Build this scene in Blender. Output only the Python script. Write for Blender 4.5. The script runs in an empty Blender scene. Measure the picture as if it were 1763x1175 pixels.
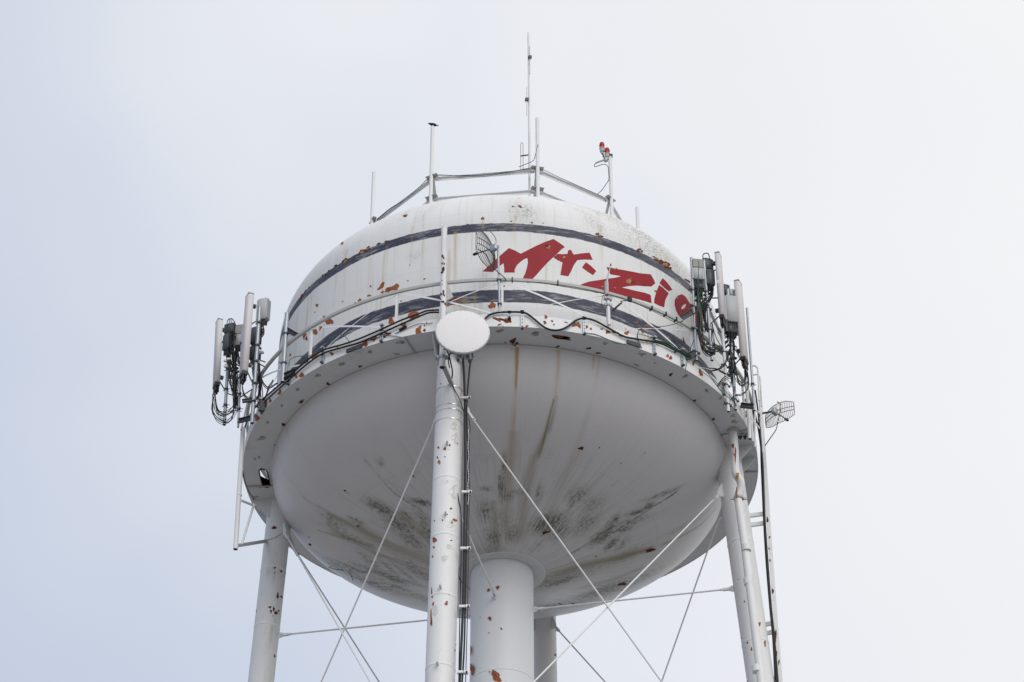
import bpy, math, random
import numpy as np
from mathutils import Vector, Matrix
from mathutils.geometry import tessellate_polygon

S = bpy.context.scene
COL = S.collection
rad = math.radians
random.seed(7)
RNG = np.random.default_rng(11)

# ------------------------------------------------------------------ camera, sky, sun, exposure
ZB = 38.49            # height of the balcony floor above ground
CAMZ = 1.70
CD, PITCH, YAW, FPX = 56.815, 0.6301, -0.0054, 4265.0
cam_d = bpy.data.cameras.new('camera')
cam_d.sensor_width = 36.0
cam_d.lens = FPX / 1763.0 * 36.0
cam_d.clip_start = 0.5
cam_d.clip_end = 9000
cam = bpy.data.objects.new('camera', cam_d)
COL.objects.link(cam)
cam.location = (0, -CD, CAMZ)
cam.rotation_euler = (math.pi / 2 + PITCH, 0, YAW)
S.camera = cam

SUN_EL, SUN_AZ = 38.0, 158.0     # azimuth clockwise from +y (the camera looks towards +y)
w = bpy.data.worlds.new('World')
S.world = w
w.use_nodes = True
wn, wl = w.node_tree.nodes, w.node_tree.links
wn.clear()
out = wn.new('ShaderNodeOutputWorld')
sky = wn.new('ShaderNodeTexSky')
sky.sky_type = 'NISHITA'
sky.sun_disc = False
sky.sun_elevation = rad(SUN_EL)
sky.sun_rotation = rad(SUN_AZ)
b1 = wn.new('ShaderNodeBackground'); b1.inputs[1].default_value = 0.10
wl.new(sky.outputs[0], b1.inputs[0])
tc = wn.new('ShaderNodeTexCoord')
# thin bluish overcast towards the west, brighter white cloud towards the east and overhead
dot = wn.new('ShaderNodeVectorMath'); dot.operation = 'DOT_PRODUCT'
dot.inputs[1].default_value = (1.0, -0.30, 0.35)
wl.new(tc.outputs['Generated'], dot.inputs[0])
nz = wn.new('ShaderNodeTexNoise'); nz.inputs['Scale'].default_value = 4.0
nz.inputs['Detail'].default_value = 3.0; nz.inputs['Roughness'].default_value = 0.5
wl.new(tc.outputs['Generated'], nz.inputs['Vector'])
m1 = wn.new('ShaderNodeMath'); m1.operation = 'MULTIPLY_ADD'
m1.inputs[1].default_value = 0.34; m1.inputs[2].default_value = 0.30
wl.new(nz.outputs['Fac'], m1.inputs[0])
ad = wn.new('ShaderNodeMath'); ad.operation = 'ADD'
wl.new(dot.outputs['Value'], ad.inputs[0]); wl.new(m1.outputs[0], ad.inputs[1])
cr = wn.new('ShaderNodeValToRGB')
wl.new(ad.outputs[0], cr.inputs[0])
e = cr.color_ramp
e.interpolation = 'B_SPLINE'
e.elements[0].position = 0.12; e.elements[0].color = (0.53, 0.605, 0.74, 1)
e.elements[1].position = 0.72; e.elements[1].color = (0.985, 0.985, 0.985, 1)
x = e.elements.new(0.28); x.color = (0.635, 0.695, 0.82, 1)
x = e.elements.new(0.39); x.color = (0.775, 0.81, 0.885, 1)
x = e.elements.new(0.49); x.color = (0.885, 0.90, 0.935, 1)
b2 = wn.new('ShaderNodeBackground'); b2.inputs[1].default_value = 1.0
wl.new(cr.outputs[0], b2.inputs[0])
mx = wn.new('ShaderNodeMixShader'); mx.inputs[0].default_value = 0.93
wl.new(b1.outputs[0], mx.inputs[1]); wl.new(b2.outputs[0], mx.inputs[2])
wl.new(mx.outputs[0], out.inputs[0])

sun_d = bpy.data.lights.new('sun', 'SUN')
sun_d.energy = 1.45
sun_d.angle = rad(40)
sun_d.color = (1.0, 0.97, 0.93)
sun = bpy.data.objects.new('sun', sun_d)
COL.objects.link(sun)
sa, se = rad(SUN_AZ), rad(SUN_EL)
sdir = Vector((math.sin(sa) * math.cos(se), math.cos(sa) * math.cos(se), math.sin(se)))
sun.rotation_euler = sdir.to_track_quat('Z', 'Y').to_euler()
sun.location = (0, 0, 90)

S.view_settings.view_transform = 'Standard'
S.view_settings.look = 'None'
S.view_settings.gamma = 1.0
S.view_settings.exposure = 0.0
S.view_settings.use_curve_mapping = False
S.render.engine = 'CYCLES'

# ------------------------------------------------------------------ survey: sight lines from the camera station meet real surfaces
def ray(px, py):
    a = (px - 881.5) / FPX; b = (587.5 - py) / FPX
    c, s = math.cos(PITCH), math.sin(PITCH)
    y2 = c - b * s; z = s + b * c
    c, s = math.cos(YAW), math.sin(YAW)
    return np.array([0, -CD, CAMZ]), np.array([c * a - s * y2, s * a + c * y2, z])

def cyl(px, py, r, far=False):
    o, d = ray(px, py)
    A = d[0]**2 + d[1]**2; B = 2 * (o[0]*d[0] + o[1]*d[1]); C = o[0]**2 + o[1]**2 - r*r
    q = max(B*B - 4*A*C, 0)
    t = (-B + (1 if far else -1) * math.sqrt(q)) / 2 / A
    return o + t * d

def pl(px, py, y):
    o, d = ray(px, py)
    return o + d * ((y - o[1]) / d[1])

def floor_at(px, py, z):
    o, d = ray(px, py)
    return o + d * ((z - o[2]) / d[2])

def hit(px, py, F, t0=50.0, t1=85.0):
    o, d = ray(px, py)
    t = np.linspace(t0, t1, 1400)
    f = F(o + t[:, None] * d)
    i = np.nonzero(f < 0)[0]
    if len(i) == 0 or i[0] == 0: return None
    a, b = t[i[0]-1], t[i[0]]
    fa, fb = f[i[0]-1], f[i[0]]
    return o + (a + (b - a) * fa / (fa - fb)) * d

def grad(P, F):
    h = 1e-3
    g = np.array([(F(P + e_)[()] - F(P - e_)[()]) for e_ in np.eye(3) * h])
    return g / (np.linalg.norm(g) + 1e-12)

# ------------------------------------------------------------------ tower dimensions
RT = 6.25; RBAL = 6.99
A0 = rad(-11.9)
SLOPE = {-1: .041, 0: .055, 1: .070, 2: .05}
LEG_R = 0.345
ROOF_Z, ROOF_H = 3.95, 3.1

def leg_c(k, z):          # z relative to the balcony floor
    az = A0 + k * math.pi / 2
    rho = 6.12 - z * SLOPE[k] + (0.1 if k in (-1, 1) else 0)
    return np.array([rho * math.sin(az), -rho * math.cos(az), ZB + z])

def roof_z(r):
    q = max(1 - (r / RT)**2, 0)
    return ROOF_Z + ROOF_H * q ** (1 / 2.1)

def bowl_z(r):
    q = np.maximum(1 - (np.asarray(r) / RT)**2, 0)
    z = .12 - 2.83 * np.sqrt(q)
    t = np.clip((3.4 - np.asarray(r)) / 2.4, 0, 1)
    return z - .36 * t * t * (3 - 2 * t)

def F_shell(P): return np.hypot(P[..., 0], P[..., 1]) - RT
def F_fascia(P): return np.hypot(P[..., 0], P[..., 1]) - (RBAL + .006)
def F_riser(P): return np.hypot(P[..., 0], P[..., 1]) - .83
def F_top(P):
    r = np.hypot(P[..., 0], P[..., 1]); dz = np.maximum(P[..., 2] - ZB - ROOF_Z, 0)
    return (r / RT)**2 + (dz / ROOF_H)**2.1 - 1
def F_bowl(P):
    r = np.hypot(P[..., 0], P[..., 1])
    return np.where(P[..., 2] > ZB, 9.0, np.where(r > RT, r - RT + .01, (ZB + bowl_z(r)) - P[..., 2]))
def F_leg(k):
    a, b = leg_c(k, 0), leg_c(k, -30)
    u = (b - a) / np.linalg.norm(b - a)
    def f(P):
        q = P - a; q = q - (q @ u)[..., None] * u
        return np.where(P[..., 2] > ZB, 9.0, np.sqrt((q * q).sum(-1)) - LEG_R)
    return f
def F_floor(P):
    return np.where(np.hypot(P[..., 0], P[..., 1]) > RBAL, 9.0, ZB - P[..., 2])

# ------------------------------------------------------------------ materials
def mat(name, color, rough=.5, metal=0.0, spec=.4):
    m = bpy.data.materials.new(name); m.use_nodes = True
    b = m.node_tree.nodes['Principled BSDF']
    b.inputs['Base Color'].default_value = (*color, 1)
    b.inputs['Roughness'].default_value = rough
    b.inputs['Metallic'].default_value = metal
    b.inputs['Specular IOR Level'].default_value = spec
    return m

class NT:
    """tiny wrapper for building node graphs"""
    def __init__(s, m):
        s.m = m; s.n = m.node_tree.nodes; s.l = m.node_tree.links; s.b = s.n['Principled BSDF']
    def add(s, t, **kw):
        n = s.n.new(t)
        for k, v in kw.items(): setattr(n, k, v)
        return n
    def set(s, sock, v):
        if isinstance(v, bpy.types.NodeSocket): s.l.new(v, sock)
        else: sock.default_value = v
    def math(s, op, a, b=None, c=None, clamp=False):
        n = s.add('ShaderNodeMath', operation=op, use_clamp=clamp)
        for i, v in enumerate((a, b, c)):
            if v is not None: s.set(n.inputs[i], v)
        return n.outputs[0]
    def mix(s, f, a, b):
        n = s.add('ShaderNodeMix', data_type='RGBA')
        s.set(n.inputs[0], f)
        s.set(n.inputs[6], (*a, 1) if isinstance(a, tuple) and len(a) == 3 else a)
        s.set(n.inputs[7], (*b, 1) if isinstance(b, tuple) and len(b) == 3 else b)
        return n.outputs[2]
    def noise(s, vec, scale, detail=4, rough=.55, sc=(1, 1, 1), dist=0):
        mp = s.add('ShaderNodeMapping'); mp.inputs['Scale'].default_value = sc
        s.set(mp.inputs[0], vec)
        n = s.add('ShaderNodeTexNoise')
        n.inputs['Scale'].default_value = scale; n.inputs['Detail'].default_value = detail
        n.inputs['Roughness'].default_value = rough; n.inputs['Distortion'].default_value = dist
        s.l.new(mp.outputs[0], n.inputs['Vector'])
        return n.outputs['Fac']
    def step(s, v, lo, hi):
        n = s.add('ShaderNodeMapRange', interpolation_type='SMOOTHSTEP')
        s.set(n.inputs[0], v)
        s.set(n.inputs[1], lo); s.set(n.inputs[2], hi)
        n.inputs[3].default_value = 0; n.inputs[4].default_value = 1
        return n.outputs[0]
    def attr(s, name):
        return s.add('ShaderNodeAttribute', attribute_name=name).outputs['Fac']
    def uv(s):
        return s.add('ShaderNodeUVMap', uv_map='UVMap').outputs[0]
    def obj(s):
        return s.add('ShaderNodeTexCoord').outputs['Object']
    def geo(s):
        return s.add('ShaderNodeNewGeometry').outputs['Position']
    def bump(s, h, strength, dist=.01):
        n = s.add('ShaderNodeBump'); n.inputs['Strength'].default_value = strength
        n.inputs['Distance'].default_value = dist
        s.l.new(h, n.inputs['Height']); s.l.new(n.outputs[0], s.b.inputs['Normal'])

WHITE = (.70, .705, .72)
GRIME = (.36, .345, .30)

def weathered(name, base, grime=.5, rust=0.0, rough=.48, vstretch=.12, scale=2.2, metal=0.0):
    m = mat(name, base, rough, metal)
    t = NT(m); p = t.geo()
    big = t.noise(p, scale * .4, 3, .5)
    str_ = t.noise(p, scale, 5, .62, (1, 1, vstretch))
    fine = t.noise(p, scale * 9, 4, .6)
    g = t.math('MULTIPLY', t.step(str_, .50, .80), t.step(big, .35, .65))
    g = t.math('MULTIPLY', g, grime)
    c = t.mix(g, base, GRIME)
    c = t.mix(t.math('MULTIPLY', t.step(fine, .45, .75), .16 * grime + .05), c, (base[0]*.6, base[1]*.6, base[2]*.58))
    if rust:
        rn = t.noise(p, 7.0, 4, .6)
        rs = t.noise(p, 1.1, 2, .5)
        k = t.math('MULTIPLY', t.step(rn, .70, .73), t.step(rs, .5, .56))
        k = t.math('MULTIPLY', k, rust)
        c = t.mix(k, c, (.21, .075, .035))
    t.l.new(c, t.b.inputs['Base Color'])
    t.set(t.b.inputs['Roughness'], t.math('MULTIPLY_ADD', fine, .25, rough - .1))
    t.bump(t.noise(p, 26, 4, .55), .12, .006)
    return m

M = {}
M['white'] = weathered('white tower paint', WHITE, .40, .6)
M['riser'] = weathered('riser paint', (.70, .715, .745), .22, .15, vstretch=.08)
M['leg_dirty'] = weathered('stained white leg paint', (.66, .675, .695), .75, .5, vstretch=.25, scale=3.5)
M['balcony'] = weathered('balcony plate paint', (.60, .61, .63), .55, .25, vstretch=1, scale=1.6)
M['white_clean'] = weathered('white steel paint', (.70, .71, .73), .25, .25, scale=5)
M['scuffed'] = weathered('scuffed white pipe paint', (.70, .71, .73), .8, 1.0, scale=6)
M['rail'] = weathered('greyed rail paint', (.42, .425, .415), .8, .6, vstretch=1, scale=4)
M['plate'] = weathered('dull grey plate paint', (.40, .40, .39), .6, .4, vstretch=1, scale=4)
M['steel'] = weathered('galvanized steel', (.36, .39, .43), .35, 0, rough=.42, vstretch=1, scale=9, metal=.45)
M['steel_dark'] = weathered('dull zinc bracket', (.075, .08, .09), .4, 0, rough=.55, vstretch=1, scale=12, metal=.4)
M['black'] = mat('black plastic', (.012, .012, .014), .5)
M['cable'] = mat('black cable sheath', (.012, .012, .015), .45)
M['green'] = mat('green earth wire', (.02, .10, .06), .5)
M['redwire'] = mat('red wire', (.35, .04, .05), .5)
M['radome'] = weathered('grey radome plastic', (.57, .55, .57), .15, 0, rough=.55, scale=3)
M['radio'] = weathered('radio housing paint', (.40, .41, .425), .25, 0, rough=.45, scale=7)
M['radio_dark'] = weathered('dark radio housing', (.05, .06, .065), .2, 0, rough=.45, scale=9)
M['grille'] = mat('beige vented cover', (.34, .33, .27), .6)
M['dish'] = weathered('white dish cover', (.73, .72, .74), .06, 0, rough=.5, vstretch=1, scale=1.5)
M['rod_dark'] = mat('dull grid rod', (.06, .06, .065), .5, .3)
M['rod_rust'] = mat('brown grid rod', (.23, .185, .17), .6, .2)
M['band'] = mat('bright strap', (.62, .63, .64), .3, .7)
M['tape'] = mat('white clamp', (.75, .72, .72), .5)
M['feather'] = mat('dark feathers', (.02, .019, .022), .7)
M['beak'] = mat('dark beak', (.10, .06, .03), .5)
M['concrete'] = weathered('footing concrete', (.36, .35, .33), .6, 0, rough=.85, vstretch=1)
M['hole'] = mat('rusty pipe mouth', (.05, .03, .022), .9)

def lens_mat():
    m = mat('red lens glass', (.34, .003, .006), .35, 0, .25)
    b = m.node_tree.nodes['Principled BSDF']
    b.inputs['Coat Weight'].default_value = .1
    return m
M['lens'] = lens_mat()

def rust_mat():
    m = mat('bare rust', (.26, .09, .04), .85, 0, .2)
    t = NT(m); p = t.geo()
    a = t.noise(p, 9, 5, .65); b = t.noise(p, 2.5, 2)
    c = t.mix(t.step(a, .3, .7), (.17, .055, .028), (.36, .135, .06))
    c = t.mix(t.step(b, .45, .65), c, (.30, .085, .035))
    t.l.new(c, t.b.inputs['Base Color']); t.bump(a, .5, .01)
    return m
M['rust'] = rust_mat()
def rustd():
    m = mat('dark rust', (.085, .03, .022), .9, 0, .2)
    t = NT(m); a = t.noise(t.geo(), 12, 5, .6)
    t.l.new(t.mix(t.step(a, .35, .65), (.05, .02, .016), (.16, .055, .03)), t.b.inputs['Base Color']); t.bump(a, .5, .01)
    return m
M['rust_dark'] = rustd()
def moss():
    m = mat('olive grime', (.19, .175, .12), .9, 0, .2)
    t = NT(m); a = t.noise(t.geo(), 9, 5, .65)
    t.l.new(t.mix(t.step(a, .40, .70), (.42, .41, .37), (.16, .14, .095)), t.b.inputs['Base Color'])
    return m
M['grime'] = moss()
def primer():
    m = mat('exposed ochre primer', (.42, .24, .10), .8, 0, .2)
    t = NT(m); a = t.noise(t.geo(), 11, 4, .6)
    t.l.new(t.mix(t.step(a, .35, .65), (.24, .11, .045), (.50, .29, .12)), t.b.inputs['Base Color'])
    return m
M['primer'] = primer()

def letter_mat():
    m = mat('red sign paint', (.30, .03, .04), .62, 0, .2)
    t = NT(m); p = t.geo()
    a = t.noise(p, 1.5, 4, .6, (1, 1, .25)); b = t.noise(p, 14, 4, .6, (1, 1, .5))
    c = t.mix(t.math('MULTIPLY', t.step(a, .35, .75), .35), (.275, .018, .027), (.30, .036, .046))
    c = t.mix(t.math('MULTIPLY', t.step(b, .58, .74), .25), c, (.18, .025, .03))
    t.l.new(c, t.b.inputs['Base Color'])
    t.bump(t.noise(p, 26, 4), .1, .006)
    return m
M['letter'] = letter_mat()

def shell_mat():
    m = mat('tank shell paint', WHITE, .55, 0, .3)
    t = NT(m); uv = t.uv(); p = t.geo()
    sep = t.add('ShaderNodeSeparateXYZ'); t.l.new(uv, sep.inputs[0]); V = sep.outputs[1]
    big = t.noise(uv, .35, 3, .5)
    c = t.mix(t.math('MULTIPLY', t.step(big, .38, .66), .45), WHITE, (.58, .585, .57))
    # rain streaks below the upper band
    s1 = t.noise(uv, 1.0, 5, .6, (4.5, .22, 1))
    s2 = t.noise(uv, 1.0, 3, .5, (1.4, .15, 1))
    below = t.step(V, 4.4, 3.2)
    st = t.math('MULTIPLY', t.math('MULTIPLY', t.step(s1, .53, .72), t.step(s2, .40, .66)), t.math('MULTIPLY_ADD', below, .75, .38))
    c = t.mix(st, c, (.45, .405, .28))
    s3 = t.noise(uv, 1.0, 5, .65, (9, .35, 1))
    c = t.mix(t.math('MULTIPLY', t.step(s3, .52, .70), .22), c, (.38, .38, .36))
    # plate joints: faint horizontal and vertical weld lines
    for zz in (.95, 2.6, 4.3):
        ln = t.step(t.math('ABSOLUTE', t.math('SUBTRACT', V, zz)), .022, .004)
        c = t.mix(t.math('MULTIPLY', ln, .14), c, (.42, .41, .38))
    # painted bands
    wob = t.noise(uv, 1.0, 4, .6, (.9, .9, 1))
    wobf = t.noise(uv, 1.0, 4, .7, (5, 9, 1))
    Vw = t.math('ADD', V, t.math('ADD', t.math('MULTIPLY_ADD', wob, .05, -.025), t.math('MULTIPLY_ADD', wobf, .07, -.035)))
    wide = t.math('MULTIPLY_ADD', t.noise(uv, 1.0, 1, .3, (.42, 0, 1)), .24, -.12)
    def band(lo, hi, v):
        return t.math('MULTIPLY', t.step(v, lo - .012, lo + .012), t.step(v, hi + .012, hi - .012))
    up = band(3.63, 3.90, Vw)
    lo = band(1.31, 1.71, t.math('ADD', Vw, wide))
    bd = t.math('MAXIMUM', up, lo)
    scuff = t.noise(uv, 1.0, 7, .72, (1.6, 9, 1))
    scf2 = t.noise(uv, 1.0, 3, .5, (.9, 3.5, 1))
    worn = t.math('MULTIPLY', t.step(scuff, .49, .62), t.step(scf2, .36, .58))
    navy = t.mix(t.math('MULTIPLY', worn, .55), (.032, .036, .066), (.48, .49, .52))
    navy = t.mix(t.math('MULTIPLY', t.step(t.noise(uv, 1.0, 4, .6, (2.2, 1.5, 1)), .45, .7), .35), navy, (.08, .083, .11))
    c = t.mix(bd, c, navy)
    # ochre runs, dark mildew specks, general dirt measured on the tank
    och = t.math('MULTIPLY', t.attr('ochre'), t.math('MULTIPLY_ADD', t.noise(uv, 1.0, 4, .6, (6, .6, 1)), 1.3, .2))
    c = t.mix(t.math('MULTIPLY', och, .9, clamp=True), c, (.40, .27, .09))
    sp = t.noise(p, 17, 5, .72)
    sf = t.attr('speck')
    k = t.math('MULTIPLY', t.math('MULTIPLY', sf, 1.5), t.step(sp, .49, .57), clamp=True)
    c = t.mix(t.math('MULTIPLY', k, .85), c, (.09, .09, .085))
    c = t.mix(t.math('MULTIPLY', sf, .42), c, (.36, .36, .34))
    fine = t.noise(p, 30, 4, .6)
    c = t.mix(t.math('MULTIPLY', t.step(fine, .45, .8), .12), c, (.40, .40, .38))
    t.l.new(c, t.b.inputs['Base Color'])
    dents = t.noise(uv, 1.0, 3, .5, (.8, 1.1, 1))
    h = t.math('ADD', t.math('MULTIPLY', dents, 1.0), t.math('MULTIPLY', fine, .10))
    t.bump(h, .30, .03)
    return m

def bowl_mat():
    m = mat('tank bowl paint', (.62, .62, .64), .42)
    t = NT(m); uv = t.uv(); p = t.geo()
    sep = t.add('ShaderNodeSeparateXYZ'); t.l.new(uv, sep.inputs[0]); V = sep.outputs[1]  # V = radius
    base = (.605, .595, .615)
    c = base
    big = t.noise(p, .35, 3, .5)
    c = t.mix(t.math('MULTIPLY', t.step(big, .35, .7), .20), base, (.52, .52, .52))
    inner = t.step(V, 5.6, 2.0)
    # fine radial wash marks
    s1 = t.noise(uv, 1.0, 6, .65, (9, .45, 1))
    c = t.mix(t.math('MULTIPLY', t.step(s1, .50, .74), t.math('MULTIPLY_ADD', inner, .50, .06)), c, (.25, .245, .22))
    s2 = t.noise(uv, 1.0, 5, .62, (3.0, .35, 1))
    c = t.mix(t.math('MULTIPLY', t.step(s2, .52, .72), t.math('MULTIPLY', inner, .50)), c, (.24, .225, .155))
    # mildew clumps
    pn = t.noise(p, 1.1, 3, .55)
    brk = t.noise(uv, 1.0, 6, .72, (16, 1.1, 1))
    brk2 = t.noise(uv, 1.0, 6, .72, (5, 9, 1))
    free = t.math('MULTIPLY', t.step(pn, .54, .72), t.math('MULTIPLY', inner, .28))
    md = t.math('MAXIMUM', t.attr('mildew'), free)
    k = t.math('MULTIPLY', md, t.math('MULTIPLY_ADD', t.step(t.math('MULTIPLY', brk, brk2), .20, .33), 1.25, .38), clamp=True)
    c = t.mix(t.math('MULTIPLY', k, .92), c, (.10, .102, .075))
    # ochre and olive runs
    och = t.math('MULTIPLY', t.attr('ochre'), t.math('MULTIPLY_ADD', t.noise(uv, 1.0, 5, .65, (20, .6, 1)), 2.2, -.35), clamp=True)
    c = t.mix(t.math('MULTIPLY', och, .85), c, (.36, .20, .05))
    ol = t.math('MULTIPLY', t.attr('olive'), t.math('MULTIPLY_ADD', t.noise(uv, 1.0, 6, .7, (16, .8, 1)), 2.0, -.2), clamp=True)
    c = t.mix(t.math('MULTIPLY', ol, 1.0), c, (.19, .165, .08))
    # thin dark seam line at the rim where bowl meets the balcony
    seam = t.step(V, 6.242, 6.249)
    c = t.mix(t.math('MULTIPLY', seam, .75), c, (.25, .24, .20))
    # weld lines
    for rr in (1.9, 4.2):
        ln = t.step(t.math('ABSOLUTE', t.math('SUBTRACT', V, rr)), .016, .003)
        c = t.mix(t.math('MULTIPLY', ln, .16), c, (.25, .25, .23))
    fine = t.noise(p, 28, 4, .6)
    c = t.mix(t.math('MULTIPLY', t.step(fine, .42, .8), .14), c, (.33, .33, .32))
    t.l.new(c, t.b.inputs['Base Color'])
    t.set(t.b.inputs['Roughness'], t.math('MULTIPLY_ADD', fine, .2, .28))
    dents = t.noise(p, .8, 3, .5)
    t.bump(t.math('ADD', t.math('MULTIPLY', dents, 1.0), t.math('MULTIPLY', fine, .06)), .25, .04)
    return m
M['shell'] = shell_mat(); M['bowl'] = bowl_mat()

# ------------------------------------------------------------------ mesh building
class MB:
    def __init__(s): s.v = []; s.f = []
    def _add(s, vs, fs):
        o = len(s.v); s.v += [tuple(map(float, q)) for q in vs]; s.f += [tuple(i + o for i in f) for f in fs]
        return s
    def tube(s, p0, p1, r, n=10, r1=None, caps=True):
        return s.path([p0, p1], [r, r if r1 is None else r1], n, caps)
    def path(s, pts, r, n=8, caps=True):
        pts = [Vector(p) for p in pts]
        rs = r if isinstance(r, (list, tuple)) else [r] * len(pts)
        t0 = (pts[1] - pts[0]).normalized()
        ref = Vector((0, 0, 1)) if abs(t0.z) < .9 else Vector((1, 0, 0))
        u = t0.cross(ref).normalized()
        vs = []; prev = t0
        for i, p in enumerate(pts):
            if i == 0: t = t0
            elif i == len(pts) - 1: t = (pts[i] - pts[i-1]).normalized()
            else: t = ((pts[i+1] - pts[i]).normalized() + (pts[i] - pts[i-1]).normalized()).normalized()
            u = (prev.rotation_difference(t) @ u); u = (u - t * u.dot(t)).normalized(); prev = t
            w_ = t.cross(u)
            for k in range(n):
                a = 2 * math.pi * k / n
                vs.append(p + (u * math.cos(a) + w_ * math.sin(a)) * rs[i])
        fs = []
        for i in range(len(pts) - 1):
            for k in range(n):
                k2 = (k + 1) % n
                fs.append((i*n + k, i*n + k2, (i+1)*n + k2, (i+1)*n + k))
        if caps:
            fs.append(tuple(range(n))[::-1]); fs.append(tuple((len(pts)-1)*n + k for k in range(n)))
        return s._add(vs, fs)
    def box(s, c, sx, sy, sz, az=0.0, tilt=0.0, bev=0.0):
        """box with half sizes sx (tangent), sy (along azimuth direction az), sz; az measured from -y towards +x"""
        c = Vector(c)
        d = Vector((math.sin(az), -math.cos(az), 0)); t = Vector((math.cos(az), math.sin(az), 0)); z = Vector((0, 0, 1))
        if tilt:
            q = Matrix.Rotation(tilt, 3, t); d = q @ d; z = q @ z
        return s.obox(c, t * sx, d * sy, z * sz, bev)
    def obox(s, c, a, b, z, bev=0.0):
        c = Vector(c); a, b, z = Vector(a), Vector(b), Vector(z)
        if bev <= 0:
            vs = [c + a*i + b*j + z*k for k in (-1, 1) for j in (-1, 1) for i in (-1, 1)]
            return s._add(vs, [(0, 2, 3, 1), (4, 5, 7, 6), (0, 1, 5, 4), (2, 6, 7, 3), (0, 4, 6, 2), (1, 3, 7, 5)])
        # chamfered upright edges and ends
        la, lb, lz = a.length, b.length, z.length
        ring = []
        for (i, j) in ((1, -1), (1, 1), (-1, 1), (-1, -1)):
            for q in (0, 1):
                fa = 1 - (bev / la if (q == 0) == (i * j < 0) else 0)
                fb = 1 - (bev / lb if (q == 1) == (i * j < 0) else 0)
                ring.append((i * fa, j * fb))
        vs = []
        for (kz, sh) in ((-1, .8), (-(1 - bev / lz), 1), ((1 - bev / lz), 1), (1, .8)):
            for (i, j) in ring:
                f_a = (la - bev) / la if sh < 1 else 1
                f_b = (lb - bev) / lb if sh < 1 else 1
                vs.append(c + a*i*f_a + b*j*f_b + z*kz)
        fs = []
        for L in range(3):
            for k in range(8):
                k2 = (k + 1) % 8
                fs.append((L*8 + k, L*8 + k2, L*8 + 8 + k2, L*8 + 8 + k))
        fs.append(tuple(range(8))[::-1]); fs.append(tuple(24 + k for k in range(8)))
        return s._add(vs, fs)
    def prism(s, poly, thick):
        """polygon (3-D points, coplanar) given thickness along its normal"""
        P = [Vector(p) for p in poly]
        n = (P[1] - P[0]).cross(P[2] - P[0]).normalized() * (thick / 2)
        k = len(P)
        vs = [p - n for p in P] + [p + n for p in P]
        fs = [tuple(range(k))[::-1], tuple(range(k, 2*k))] + [(i, (i+1) % k, k + (i+1) % k, k + i) for i in range(k)]
        return s._add(vs, fs)
    def sphere(s, c, r, n=12, m=8, sc=(1, 1, 1), rot=None):
        vs = []; fs = []
        for i in range(m + 1):
            th = math.pi * i / m
            for k in range(n):
                a = 2 * math.pi * k / n
                q = Vector((math.sin(th) * math.cos(a) * sc[0], math.sin(th) * math.sin(a) * sc[1], math.cos(th) * sc[2])) * r
                if rot is not None: q = rot @ q
                vs.append(Vector(c) + q)
        for i in range(m):
            for k in range(n):
                fs.append((i*n + k, i*n + n + k, i*n + n + (k+1) % n, i*n + (k+1) % n))
        return s._add(vs, fs)
    def lathe(s, c, axis, prof, n=24):
        """prof: list of (radius, distance along axis)"""
        c = Vector(c); ax = Vector(axis).normalized()
        ref = Vector((0, 0, 1)) if abs(ax.z) < .9 else Vector((1, 0, 0))
        u = ax.cross(ref).normalized(); w_ = ax.cross(u)
        vs = []; fs = []
        for (r, h) in prof:
            for k in range(n):
                a = 2 * math.pi * k / n
                vs.append(c + ax * h + (u * math.cos(a) + w_ * math.sin(a)) * max(r, 1e-4))
        for i in range(len(prof) - 1):
            for k in range(n):
                k2 = (k + 1) % n
                fs.append((i*n + k, i*n + k2, (i+1)*n + k2, (i+1)*n + k))
        return s._add(vs, fs)

WORLD = {}
def link(o, parent, base):
    COL.objects.link(o)
    if parent is not None:
        o.parent = parent
    WORLD[o.name] = base

def empty(name, loc, label, cat, group=None):
    o = bpy.data.objects.new(name, None)
    o.empty_display_size = .2
    o.location = Vector([float(q) for q in loc])
    link(o, None, Vector(o.location))
    o['label'] = label; o['category'] = cat
    if group: o['group'] = group
    return o

def obj(name, mb, material, parent=None, smooth=True, label=None, angle=35):
    base = WORLD[parent.name] if parent is not None else Vector((0, 0, 0))
    if parent is None and mb.v:
        a = np.array(mb.v); i = a[:, 2].argmin()
        base = Vector((float(a[:, 0].mean()), float(a[:, 1].mean()), float(a[i, 2])))
    me = bpy.data.meshes.new(name)
    v = np.array(mb.v) - np.array(base)
    me.from_pydata(v.tolist(), [], mb.f)
    me.materials.append(material)
    me.validate()
    if smooth:
        me.polygons.foreach_set('use_smooth', [True] * len(me.polygons))
        try: me.set_sharp_from_angle(angle=rad(angle))
        except Exception: pass
    me.update()
    o = bpy.data.objects.new(name, me)
    if parent is None: o.location = base
    link(o, parent, base)
    if label: o['label'] = label
    if name in ('slot', 'cooling_fins', 'louver', 'rivets', 'connectors'): o['kind'] = 'stuff'
    return o

def tag(o, label, cat, group=None):
    o['label'] = label; o['category'] = cat
    if group: o['group'] = group
    return o

def pathpts(pts, per=6):
    """Catmull-Rom through 3-D points"""
    P = [np.array(p, float) for p in pts]
    P = [2*P[0] - P[1]] + P + [2*P[-1] - P[-2]]
    out_ = []
    for i in range(1, len(P) - 2):
        for k in range(per):
            t = k / per
            a, b, c, d = P[i-1], P[i], P[i+1], P[i+2]
            out_.append(.5*((2*b) + (-a + c)*t + (2*a - 5*b + 4*c - d)*t*t + (-a + 3*b - 3*c + d)*t**3))
    out_.append(P[-2])
    return out_

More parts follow.
